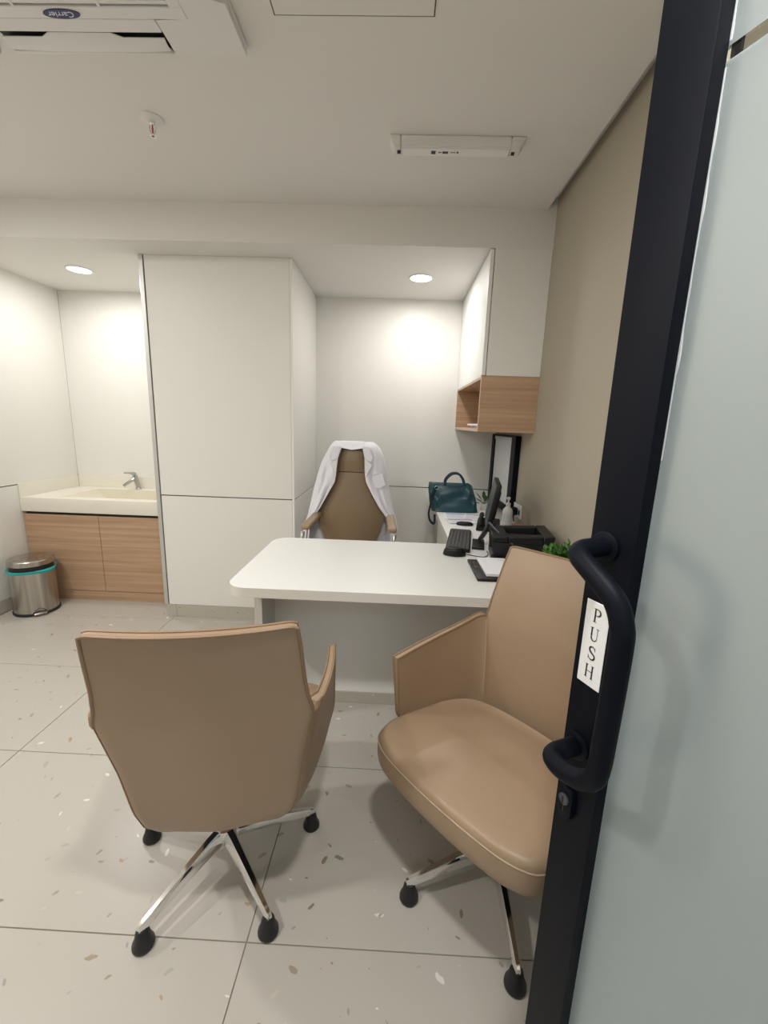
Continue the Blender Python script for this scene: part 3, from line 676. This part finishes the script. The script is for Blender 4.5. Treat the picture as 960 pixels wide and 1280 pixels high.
for s, inn, out_ in ((-1, innL, outL), (1, innR, outR)):
    P = []; nz_ = 44
    for i in range(nz_ + 1):
        z = .56 + (1.243 - .56) * i / nz_; zc = min(z, 1.222); xi, xo = px(inn, zc), px(out_, zc); yf = eyf(z) - .022; row = []
        cl = 1.0 if z < 1.19 else math.sqrt(max(0, 1 - ((z - 1.19) / .0535) ** 2))
        if z > 1.19: xo = xi + (xo - xi) * (.55 + .45 * cl)
        amp = .010 * min(1, (1.24 - z) / .2)
        ymid = yf + .055
        for u in [j / 26 for j in range(27)]:
            if u <= .5:
                q = u / .5; x = xi + (xo - xi) * q; y = yf - .004 + .034 * q ** 2.2
                y += amp * (math.sin(q * 11 + z * 9 + s) + .6 * math.sin(q * 19 - z * 16)) * math.sin(math.pi * min(1, q * 1.1)) ** .7
            elif u <= .72:
                a = (u - .5) / .22; x = xo + s * .010 * math.sin(math.pi * a) - s * .006 * a; y = yf + .030 + .085 * a
            else:
                a = (u - .72) / .28; x = (xo - s * .006) + (EX - xo + s * .006) * a; y = yf + .115 + .006 * math.sin(a * 14 + z * 8)
            row.append((x, ymid + (y - ymid) * cl, z))
        P.append(row)
    bm = bmesh.new(); sheet(bm, P, .0025 * s); obj('front_panel', bm, 'coat', ang=60, **Wd)
# collar rolled over the headrest, lapels, pocket
P = []
for i in range(9):
    u = i / 8; row = []
    for j in range(13):
        q = j / 12; x = -.350 + .140 * q; dip = .012 * (1 - abs(2 * q - 1)) ** 1.0
        y = eyf(1.22) + .06 - .095 * u; z = 1.238 + .010 * math.sin(math.pi * min(1, u * 1.2)) - .030 * max(0, u - .6) / .4 - dip * max(0, u - .55) / .45
        row.append((x, y, z))
    P.append(row)
bm = bmesh.new(); sheet(bm, P, .003); obj('collar', bm, 'coat', ang=60, **Wd)
def flat_piece(name, pts, off, m='coat', th=.003):
    bm = bmesh.new(); a = [bm.verts.new((x, eyf(z) - .022 - off, z)) for x, z in pts]; b = [bm.verts.new((x, eyf(z) - .022 - off + th, z)) for x, z in pts]; n = len(pts)
    bm.faces.new(a); bm.faces.new(b[::-1])
    for i in range(n): bm.faces.new((a[i], a[(i + 1) % n], b[(i + 1) % n], b[i]))
    return obj(name, bm, m, **Wd)
def hem_crease_line(part, pts, off):  # darker outlines along the lapels, crease shade put into their colour
    obj('hem_crease_line', TU([(x, eyf(z) - .0225 - off, z) for x, z in pts], .0013, 5), 'coatline', part, True)
for pts_, off_ in [([(-0.346, 1.212), (-0.367, 1.141), (-0.404, 1.126), (-0.418, 1.165), (-0.395, 1.215)], 0.022), ([(-0.3675, 1.138), (-0.395, 1.12), (-0.405, 1.105), (-0.385, 1.05), (-0.376, 1.055)], 0.019), ([(-0.214, 1.216), (-0.198, 1.147), (-0.16, 1.122), (-0.146, 1.15), (-0.17, 1.215)], 0.022), ([(-0.197, 1.143), (-0.163, 1.118), (-0.15, 1.105), (-0.186, 1.03), (-0.1935, 1.061)], 0.019)]:
    lp = flat_piece('lapel', pts_, off_); hem_crease_line(lp, pts_[1:4], off_)
pk = flat_piece('pocket', [(-.150, 1.040), (-.085, 1.062), (-.063, .988), (-.095, .962), (-.124, .968)], .016)
bm = bmesh.new(); tube(bm, [(-.150, eyf(1.04) - .0395, 1.040), (-.085, eyf(1.06) - .0395, 1.062)], .0022, 6); obj('hem_crease_line', bm, 'coatline', pk, True)

# ================================================================== DESK THINGS
DZ = ZD + .0008
TILT = R(-11)
# handbag
hb = thing('handbag', 'dark teal leather handbag standing on the far end of the side desk', 'handbag', (.425, 3.02, DZ))
P = []
for i in range(15):
    v = i / 14; z = .003 + .200 * v
    xl = interp(v, (0, .25, .8, 1), (-.162, -.176, -.190, -.186)); xr = interp(v, (0, .3, .8, .93, 1), (.168, .158, .128, .116, .092)); d = .062 * (1 - v) ** .8 + .012
    row = []
    for j in range(44):
        a = 2 * math.pi * j / 44; cx_, sy_ = math.cos(a), math.sin(a)
        X = math.copysign(abs(cx_) ** .35, cx_); Y = math.copysign(abs(sy_) ** .55, sy_)
        w = .010 * math.sin(X * 7 + z * 35) * math.sin(v * math.pi) + .007 * math.sin(X * 15 - z * 50) * math.sin(v * math.pi)
        row.append(((xl + xr) / 2 + (xr - xl) / 2 * X, d * Y + w * (1 if sy_ < 0 else -1), z - .006 * (1 - X * X) * v))
    P.append(row)
bm = bmesh.new(); V = grid(bm, P, True); bm.faces.new(V[0][::-1]); bm.faces.new(V[-1]); obj('body', bm, 'bag', hb, ang=70)
for y in (-.022, .022):
    obj('handle', TU(cat([(-.075, y, .185), (-.068, y * 1.1, .225), (-.035, y * 1.2, .262), (0, y * 1.2, .270), (.030, y * 1.2, .258), (.055, y, .222), (.062, y, .190)], 6), .0075, 8, flat=.6), 'strapm', hb)
obj('shoulder_strap', TU(cat([(-.135, -.036, .165), (-.160, -.058, .10), (-.178, -.064, .02), (-.181, -.066, -.02), (-.172, -.064, -.06), (-.150, -.063, -.085), (-.137, -.062, -.078), (-.139, -.058, -.02)], 8), .010, 8, flat=.25), 'strapm', hb)
obj('ring', TU([(-.135 + .013 * math.cos(a), -.045, .168 + .013 * math.sin(a)) for a in [2 * math.pi * i / 16 for i in range(16)]], .0026, 6, True), 'chrome', hb)
# papers
def sheet_on(label, cx, cy, w, h, rz, z, m, lines=0):
    o = thing('printed_sheet', label, 'paper', (cx, cy, z), rz, 'papers on the side desk')
    obj('page', B(-w / 2, w / 2, -h / 2, h / 2, 0, .0012), 'paper', o)
    obj('header', B(-w / 2 + .01, w / 2 - .01, h / 2 - .05, h / 2 - .008, .00125, .0014), m, o)
    if lines:
        bm = bmesh.new()
        for i in range(lines): box(bm, -w / 2 + .015, w / 2 - .02 - .03 * ((i * 7) % 3), h / 2 - .07 - i * .016 - .004, h / 2 - .07 - i * .016, .00125, .0014)
        obj('printed_lines', bm, 'ink', o, stuff=True)
sheet_on('sheet with a blue header lying nearest the teal handbag', .445, 2.83, .21, .19, R(-6), DZ, 'bluepaper', 6)
sheet_on('grey printed sheet lying to the right of the blue header sheet', .545, 2.80, .16, .21, R(-14), DZ + .0018, 'ink', 8)
sheet_on('white printed sheet lying nearest the slim black case', .43, 2.67, .18, .13, R(4), DZ + .0036, 'ink', 3)
pc = thing('slim_case', 'slim black oval case lying between the papers and keyboard', 'case', (.436, 2.568, DZ), R(-10))
bm = bmesh.new(); V = grid(bm, [[(.052 * k_ * math.cos(a), .019 * k_ * math.sin(a), z) for a in [2 * math.pi * i / 24 for i in range(24)]] for k_, z in ((.9, 0), (1, .004), (1, .012), (.85, .019), (.4, .022))], True); bm.faces.new(V[0][::-1]); bm.faces.new(V[-1]); obj('shell', bm, 'blackplastic', pc)
obj('clip', B(-.03, .035, -.003, .003, .0222, .0235), 'greyplastic', pc)
# phone
PS = .80
ph = thing('desk_phone', 'black desk telephone behind the monitor stand on the side desk', 'telephone', (.565, 2.50, DZ), R(-14))
bm = bmesh.new(); q = [(-.085, -.10, 0), (.085, -.10, 0), (.085, .10, 0), (-.085, .10, 0)]; q2 = [(-.082, -.098, .028), (.082, -.098, .028), (.082, .098, .065), (-.082, .098, .065)]
a = [bm.verts.new(p) for p in q]; b = [bm.verts.new(p) for p in q2]; bm.faces.new(a[::-1]); bm.faces.new(b)
for i in range(4): bm.faces.new((a[i], a[(i + 1) % 4], b[(i + 1) % 4], b[i]))
bmesh.ops.bevel(bm, geom=bm.edges[:], offset=.005, segments=2, affect='EDGES'); obj('body', bm, 'blackplastic', ph)
bm = TU(cat([(-.055, -.095, .052), (-.055, -.085, .062), (-.055, 0, .082), (-.055, .085, .088), (-.055, .098, .080)], 5), [.019] * 4 + [.016] * 13 + [.019] * 4, 10, flat=1.2); obj('handset', bm, 'blackplastic', ph)
bm = bmesh.new()
for i in range(3):
    for j in range(4): box(bm, -.005 + i * .026, .012 + i * .026, -.075 + j * .024, -.060 + j * .024, .0375 + j * .0045, .0440 + j * .0045)
obj('keys', bm, 'greyplastic', ph, stuff=True)
for c_ in list(ph.children): c_.scale = (PS, PS, PS)
# keyboard and mouse
kb = thing('keyboard', 'black computer keyboard lying across the joint of the two desks', 'keyboard', (.350, 2.195, DZ), R(79.5 - 90))
bm = B(-.060, .060, -.205, .205, 0, .014, .003, 2); obj('body', bm, 'blackplastic', kb)
bm = bmesh.new()
for r_ in range(6):
    for c_ in range(20): box(bm, -.053 + r_ * .018, -.053 + r_ * .018 + .0155, -.197 + c_ * .0198, -.197 + c_ * .0198 + .0172, .0145, .0195)
obj('keys', bm, 'keycap', kb, stuff=True)
ms = thing('computer_mouse', 'black corded computer mouse in front of the keyboard', 'mouse', (.292, 1.945, DZ), R(82))
bm = bmesh.new(); P = []
for i in range(9):
    v = i / 8
    P.append([(.032 * math.cos(a) * (1 - .35 * v ** 2.2) * (1 + .08 * math.cos(2 * a)), .054 * math.sin(a) * (1 - .45 * v ** 2), .036 * math.sin(v * math.pi / 2) + .0) for a in [2 * math.pi * j / 28 for j in range(28)]])
V = grid(bm, P, True); bm.faces.new(V[0][::-1]); bm.faces.new(V[-1]); obj('body', bm, 'blackplastic', ms, ang=60)
obj('cable', TU(cat([(.338, 1.950, .770), (.365, 1.945, .767), (.40, 1.925, .767), (.432, 1.925, .767), (.455, 1.965, .767), (.46, 2.02, .767)], 8), .0018, 6), 'blackplastic', ms, True)
obj('wheel', LA([(.008, -.003), (.008, .003)], 12, at=(0, -.030, .0295), axis=(1, 0, 0)), 'greyplastic', ms)
# monitor
mo = thing('monitor', 'black flat monitor seen edge-on on the side desk', 'monitor', (.452, 2.125, DZ), TILT)
obj('stand_base', B(-.045, .016, -.085, .085, 0, .012, .003, 2), 'blackplastic', mo)
Tm = Matrix.Translation((.538, 2.325, .955)) @ Matrix.Rotation(R(-10.5), 4, 'Z') @ Matrix.Rotation(R(9), 4, 'Y')
bm = B(-.012, .014, -.185, .185, -.122, .122, .004, 2); bm.transform(Tm); pn = obj('housing', bm, 'blackplastic', mo, True)
bm = B(-.0135, -.0122, -.172, .172, -.105, .110); bm.transform(Tm); obj('screen', bm, 'greyplastic', pn, True)
bm = B(.0142, .026, -.10, .12, -.07, .08, .004, 2); bm.transform(Tm); obj('rear_housing', bm, 'blackplastic', mo, True)
obj('neck', TU([(.448, 2.155, .7855), (.485, 2.20, .82), (.525, 2.28, .87), (.553, 2.325, .91)], [.017, .020, .020, .02], 10, flat=.45), 'greyplastic', mo, True)
# printer
pr = thing('printer', 'black office printer beside the monitor against the taupe wall', 'printer', (.60, 2.0, DZ), R(-8))
bm = bmesh.new()   # near-left corner at (.445,1.865): local x across, y deep
q0 = Matrix.Rotation(R(-8), 4, 'Z').inverted() @ (Vector((.448, 1.872, 0)) - Vector((.60, 2.0, 0)))
x0, y0 = q0.x, q0.y
def pbox(n, a, b, c, d, z0, z1, m, bev=.004, par=None):
    return obj(n, B(x0 + a, x0 + b, y0 + c, y0 + d, z0, z1, bev, 2), m, par or pr)
pbox('body', .012, 0.268, .004, .235, .0, .088, 'blackplastic')
pbox('paper_tray', .0, .0118, .02, .18, .004, .030, 'greyplastic', .002)
tp = bmesh.new()  # top cover: frame around the output recess, rising to the back
for a in ((.0, .07, .0, .24), (.22, 0.268, .0, .24), (.07, .22, .0, .05), (.07, .22, .19, .24)): box(tp, x0 + a[0], x0 + a[1], y0 + a[2], y0 + a[3], .0885, .112, .004, 1)
for v in tp.verts: v.co.z += .02 * (v.co.x - x0) / .268 * (v.co.z > .1)
obj('top_cover', tp, 'blackplastic', pr)
pbox('output_tray', .071, .219, .051, .189, .0885, .092, 'dark', .0)
bm = bmesh.new(); tube(bm, [(x0 + .09, y0 - .006, .086), (x0 + .045, y0 + .06, .104), (x0 + .01, y0 + .135, .128), (x0 - .004, y0 + .17, .138), (x0 - .012, y0 + .175, .134)], .006, 8, flat=.6); obj('cover_edge', bm, 'greyplastic', pr)
bm = bmesh.new(); a = [bm.verts.new(p) for p in ((x0 + .088, y0 - .003, .084), (x0 + .0, y0 + .0, .01), (x0 + .0, y0 + .13, .01), (x0 - .006, y0 + .17, .134))]; b = [bm.verts.new(v.co + Vector((.011, .0, 0))) for v in a]
bm.faces.new(a); bm.faces.new(b[::-1]); [bm.faces.new((a[i], a[(i + 1) % 4], b[(i + 1) % 4], b[i])) for i in range(4)]; obj('front_cover', bm, 'blackplastic', pr)
# notepad holder
nh = thing('notepad_holder', 'black desk tray holding a white notepad, beside the right visitor chair back', 'desk tray', (.43, 1.727, DZ))
obj('tray', B(-.092, .075, -.126, .124, 0, .012, .003, 2), 'blackplastic', nh)
obj('pad', B(-.052, .072, -.098, .118, .0122, .024, .001, 1), 'paper', nh)
bm = bmesh.new(); prism(bm, [(-.072 + .010 * math.cos(a), .045 + .040 * math.sin(a)) for a in [2 * math.pi * i / 20 for i in range(20)]], .0122, .0165, .001, 1); obj('clip', bm, 'chrome', nh, label='silver oval clip')
# sanitiser and pink box
sn = thing('sanitizer_bottle', 'clear pump bottle of hand sanitizer beside the wall socket', 'bottle', (.705, 2.62, DZ))
obj('bottle', LA([(.028, 0), (.031, .004), (.031, .085), (.028, .100), (.013, .118), (.013, .126)], 24), 'pot', sn)
obj('label', (lambda b: (grid(b, [[(.0314 * math.cos(a), .0314 * math.sin(a), z) for a in [math.pi + .2 + 2.2 * i / 14 for i in range(15)]] for z in (.022, .074)]), b)[-1])(bmesh.new()), 'label', sn)
pu = obj('pump_head', LA([(.014, .1262), (.014, .140), (.005, .142), (.005, .160), (.010, .162), (.011, .174), (.006, .178)], 16), 'pot', sn)
obj('nozzle', TU([(0, 0, .170), (-.020, -.008, .171), (-.030, -.012, .165)], [.006, .005, .004], 8), 'pot', pu)
tag(obj('small_carton', B(.690, .755, 2.40, 2.46, DZ, DZ + .05, .001, 1), 'pink'), 'small pink carton between the sanitizer bottle and printer', 'box')
# sockets
so = thing('wall_socket', 'white double wall socket on the taupe wall above the side desk', 'socket', (XR, 2.665, .852))
obj('plate', B(-.010, -.0005, -.082, .082, -.042, .042, .003, 2), 'sign', so)
obj('switch', B(-.0125, -.0102, -.010, .010, .014, .032, .001, 1), 'acw', so); obj('outlet', B(-.0112, -.0102, -.070, -.038, -.02, .01), 'greyplastic', so)
pl = thing('power_plug', 'black plug with hanging cable in the white wall socket', 'plug', (XR - .0118, 2.655, .850))
obj('body', B(-.045, -.0005, -.024, .024, -.024, .024, .007, 2), 'blackplastic', pl)
obj('cable', TU(cat([(-.03, 0, -.022), (-.036, 0, -.05), (-.030, .01, -.075), (-.022, .015, -.0835)], 6), .0035, 6), 'blackplastic', pl)
# light box for films
xv = thing('film_viewer', 'black framed light box for x-ray films hung in the corner on the taupe wall', 'light box', (XR, 3.08, 1.055))
H0, W0 = .257, .34
obj('backing', B(-.020, -.0005, -W0, W0, -H0, H0, .002, 1), 'frame', xv)
obj('light_panel', B(-.026, -.0203, -W0 + .10, W0 - .085, -H0 + .05, H0 - .03), 'film', xv)
for nm, a in (('frame_side', (-W0, -W0 + .10, -H0, H0)), ('frame_side', (W0 - .085, W0, -H0, H0)), ('frame_bottom', (-W0 + .10, W0 - .085, -H0, -H0 + .05)), ('frame_top', (-W0 + .10, W0 - .085, H0 - .012, H0))):
    obj(nm, B(-.036, -.0203, *a, .002, 1), 'frame', xv)
obj('film_clip', B(-.034, -.0262, -W0 + .104, W0 - .09, H0 - .036, H0 - .0125, .002, 1), 'alu', xv)
for z in (-.155, -.175): obj('switch', LA([(.009, 0), (.007, .004)], 12, at=(-.0362, -W0 + .045, z), axis=(-1, 0, 0)), 'redled', xv)
obj('cable', TU(cat([(-.02, -.30, -.215), (-.018, -.345, -.24), (-.012, -.36, -.262), (-.010, -.375, -.284)], 6), .003, 6), 'frame', xv)
# plants
def leaf(bm, base, d, L, w, up=Vector((0, 0, 1))):
    d = d.normalized(); s = d.cross(up); s = s.normalized() if s.length > .05 else Vector((1, 0, 0)); n = s.cross(d)
    pts = [base, base + d * L * .35 + s * w * .5 + n * w * .12, base + d * L * .75 + s * w * .38, base + d * L, base + d * L * .75 - s * w * .38, base + d * L * .35 - s * w * .5 + n * w * .12]
    mid1, mid2 = base + d * L * .35 - n * w * .1, base + d * L * .75 - n * w * .06
    v = [bm.verts.new(p) for p in pts]; m1, m2 = bm.verts.new(mid1), bm.verts.new(mid2)
    for f in ((v[0], v[1], m1), (v[1], v[2], m2, m1), (v[2], v[3], m2), (v[3], v[4], m2), (v[4], v[5], m1, m2), (v[5], v[0], m1)): bm.faces.new(f)
bp_ = thing('potted_boxwood', 'small leafy green plant in a white pot behind the right visitor chair', 'plant', (.640, 1.530, DZ))
obj('pot', LA([(.040, 0), (.044, .003), (.056, .085), (.058, .092), (.052, .092), (.050, .080)], 28), 'pot', bp_)
obj('soil', LA([(.0495, .078), (.046, .0805), (.01, .082)], 20), 'soil', bp_)
rnd = random.Random(3); bm = bmesh.new(); bs_ = bmesh.new()
for i in range(420):
    a = rnd.uniform(0, 2 * math.pi); e_ = rnd.uniform(.0, 1.35); rr = rnd.uniform(.045, .112)
    d = Vector((math.cos(a) * math.cos(e_), math.sin(a) * math.cos(e_), math.sin(e_))); p = Vector((0, 0, .088)) + Vector((d.x * rr * 1.15, d.y * rr * .70, d.z * rr * .85))
    leaf(bm, p, d + Vector((rnd.uniform(-.7, .7), rnd.uniform(-.7, .7), rnd.uniform(-.2, .7))), rnd.uniform(.017, .028), rnd.uniform(.011, .017))
    if i % 6 == 0: tube(bs_, [(d.x * .012, d.y * .012, .080), (d.x * .03, d.y * .03, .095), p], .0012, 4)
obj('foliage', bm, 'leaf', bp_, stuff=True); obj('stems', bs_, 'leaf2', bp_, stuff=True)
p2 = thing('leafy_plant', 'dark green leafy plant between the handbag and monitor', 'plant', (.665, 3.12, DZ))
obj('pot', LA([(.026, 0), (.033, .04), (.034, .045), (.030, .045), (.028, .036)], 20), 'pot', p2)
for i, (a, e_, L, w) in enumerate(((2.9, .9, .095, .034), (3.6, .55, .085, .030), (4.6, .8, .08, .03), (.4, .8, .08, .03), (1.6, 1.0, .08, .03), (3.0, .15, .06, .026))):
    bm = bmesh.new(); d = Vector((math.cos(a) * math.cos(e_), math.sin(a) * math.cos(e_), math.sin(e_))); tube(bm, [(0, 0, .037), d * .03 + Vector((0, 0, .037))], .0018, 5); leaf(bm, d * .03 + Vector((0, 0, .037)), d, L, w); obj('leaf', bm, 'leaf2', p2)

# ================================================================== DOOR
TH = R(23)
DP = (.282, .551)
dr = thing('door_1', 'black framed frosted glass door standing open, with a black pull handle', 'door', (*DP, 0), -(math.pi / 2 - TH), kind='structure')
# local frame: +x from the leading edge to the hinge, +y into the door's thickness, z up
DL, DW, DT, DH = -.027, .873, .046, 2.12
obj('stile', B(DL, .041, 0, DT, .008, DH, .0015, 2), 'frame', dr); obj('stile', B(DW - .07, DW, 0, DT, .008, DH, .0015, 2), 'frame', dr)
obj('rail', B(.0412, DW - .0702, 0, DT, .008, .110, .001, 1), 'frame', dr); obj('rail', B(.0412, DW - .0702, 0, DT, DH - .07, DH, .001, 1), 'frame', dr)
gx0, gx1, gy0, gy1 = .0413, DW - .0703, .019, .027
BZ0, BZ1 = 1.7285, 1.742
obj('frosted_pane', B(gx0, gx1, gy0, gy1, .1103, BZ0), 'frost', dr); obj('frosted_pane', B(gx0, gx1, gy0, gy1, BZ1, DH - .0703), 'frost', dr)
obj('clear_band', B(gx0, gx1, gy0, gy1, BZ0 + .0003, BZ1 - .0003), 'clear', dr, label='clear stripe in the frosted glass')
rn = random.Random(5); bm = bmesh.new()
P = []
for i in range(90):
    z = 1.33 + .50 * i / 89; w = .0016 + .0016 * max(0, math.sin(z * 23) * math.sin(z * 61 + 1))
    P.append([(gx0 + .0002, gy0 - .0006, z), (gx0 + w, gy0 - .0012, z), (gx0 + w * 1.2, gy0 - .0003, z)])
keep = [p for p in P if not (BZ0 - .002 < p[0][2] < BZ1 + .002)]
for seg_ in ([p for p in keep if p[0][2] < BZ0], [p for p in keep if p[0][2] > BZ1]): grid(bm, seg_)
obj('sealant_bead', bm, 'sealant', dr)
def pull(sgn, y0_):
    yy = lambda v: y0_ - sgn * v
    pts = [(0, yy(.0), 1.213), (0, yy(.028), 1.213), (.002, yy(.045), 1.212), (.010, yy(.056), 1.208), (.030, yy(.060), 1.199), (.055, yy(.061), 1.186), (.074, yy(.061), 1.172), (.085, yy(.061), 1.150), (.088, yy(.061), 1.12),
           (.086, yy(.061), 1.00), (.084, yy(.061), .960), (.078, yy(.061), .942), (.064, yy(.061), .928), (.045, yy(.061), .919), (.025, yy(.060), .914), (.008, yy(.055), .912), (.001, yy(.044), .911), (0, yy(.028), .911), (0, yy(0), .911)]
    h = obj('pull_handle', TU(cat(pts, 5), .0132, 16), 'frame', dr, ang=60)
    for z in (1.213, .911): obj('rosette', LA([(.0205, 0), (.0205, .004), (.018, .0055)], 24, at=(0, yy(.0003), z), axis=(0, -sgn, 0)), 'frame', h)
pull(1, 0); pull(-1, DT)
bm = bmesh.new(); prism(bm, rrect(-.0125, .0125, -.027, .027, .0124, 6), 0, .010, .002, 2); bm.transform(Matrix.Translation((-.001, -.0003, .812)) @ Matrix.Rotation(math.pi / 2, 4, 'X')); lk = obj('lock', bm, 'frame', dr)
obj('cylinder', LA([(.0085, 0), (.0085, .003), (.007, .004)], 20, at=(-.001, -.0106, .820), axis=(0, -1, 0)), 'greyplastic', lk); obj('key_slot', B(-.002, 0, -.0160, -.0147, .814, .826), 'dark', lk)
obj('key_slot', B(-.0018, -.0002, -.0112, -.0104, .798, .808), 'dark', lk)
sg = obj('push_sign', B(-.017, .0215, -.0016, -.0003, 1.010, 1.134, .0006, 1), 'sign', dr, label='white plate reading PUSH')
# serif capitals built from strokes in an x/z box 0..1 (width .7)
def stroke(bm, pts, ws):
    ws = [w * 1.25 for w in ws] if isinstance(ws, (list, tuple)) else ws * 1.25
    P = [Vector((p[0], p[1])) for p in pts]; n = len(P); L_, R_ = [], []
    for i in range(n):
        t_ = (P[min(i + 1, n - 1)] - P[max(i - 1, 0)]).normalized(); nn = Vector((-t_.y, t_.x)); w = ws[i] if isinstance(ws, (list, tuple)) else ws
        L_.append(P[i] + nn * w / 2); R_.append(P[i] - nn * w / 2)
    a = [bm.verts.new((p.x, 0, p.y)) for p in L_]; b = [bm.verts.new((p.x, 0, p.y)) for p in R_]
    for i in range(n - 1): bm.faces.new((a[i], a[i + 1], b[i + 1], b[i]))
def arc(cx, cy, rx, ry, a0, a1, n=14): return [(cx + rx * math.cos(R(a0 + (a1 - a0) * i / n)), cy + ry * math.sin(R(a0 + (a1 - a0) * i / n))) for i in range(n + 1)]
def fat(n, lo, hi, ph=0): return [lo + (hi - lo) * abs(math.sin(math.pi * (i / (n - 1)) + ph)) for i in range(n)]
GL = {}
def g_P(bm):
    stroke(bm, [(.18, 0), (.18, 1)], .10); stroke(bm, [(.04, .015), (.36, .015)], .035); stroke(bm, [(.04, .985), (.36, .985)], .035)
    p = [(.18, .975)] + arc(.36, .735, .24, .24, 90, -90) + [(.18, .495)]; stroke(bm, p, fat(len(p), .035, .10))
def g_U(bm):
    stroke(bm, [(.16, 1), (.16, .33)], .10); stroke(bm, [(.02, .985), (.30, .985)], .035); stroke(bm, [(.50, .985), (.74, .985)], .035)
    p = arc(.39, .30, .235, .28, 180, 360); stroke(bm, p, [.10 - .065 * i / (len(p) - 1) for i in range(len(p))]); stroke(bm, [(.625, .28), (.625, 1)], .035)
def g_S(bm):
    p = cat([(.60, .80, 0), (.52, .93, 0), (.36, .985, 0), (.20, .92, 0), (.14, .76, 0), (.24, .60, 0), (.42, .48, 0), (.58, .36, 0), (.61, .20, 0), (.52, .06, 0), (.34, .015, 0), (.18, .07, 0), (.09, .22, 0)], 4)
    stroke(bm, [(q[0], q[1]) for q in p], fat(len(p), .035, .11)); stroke(bm, [(.60, .70), (.60, .95)], .03); stroke(bm, [(.09, .32), (.09, .04)], .03)
def g_H(bm):
    for x in (.14, .64):
        stroke(bm, [(x, 0), (x, 1)], .095); stroke(bm, [(x - .13, .015), (x + .13, .015)], .035); stroke(bm, [(x - .13, .985), (x + .13, .985)], .035)
    stroke(bm, [(.14, .51), (.64, .51)], .04)
for i, (g_, w_) in enumerate(((g_P, .62), (g_U, .76), (g_S, .70), (g_H, .78))):
    bm = bmesh.new(); g_(bm); s_ = .0195
    bm.transform(Matrix.Translation((.0022 - w_ * s_ / 2, -.00195, 1.1055 - i * .0278)) @ Matrix.Diagonal((s_, 1, s_, 1)))
    obj('letter', bm, 'black', sg)
# hinges and the black frame round the doorway
for z in (.25, 1.05, 1.9): obj('hinge', LA([(.009, -.05), (.009, .05)], 14, at=(DW + .006, .0, z)), 'frame', dr)
fr = struct('trim_2', B(.665, .70, YF - .15, YF + .01, 0, 2.16), 'frame', 'black door frame round the doorway')
obj('jamb', B(-.34, -.305, YF - .15, YF + .01, 0, 2.16), 'frame', fr); obj('head', B(-.305, .665, YF - .15, YF + .01, 2.125, 2.16), 'frame', fr)
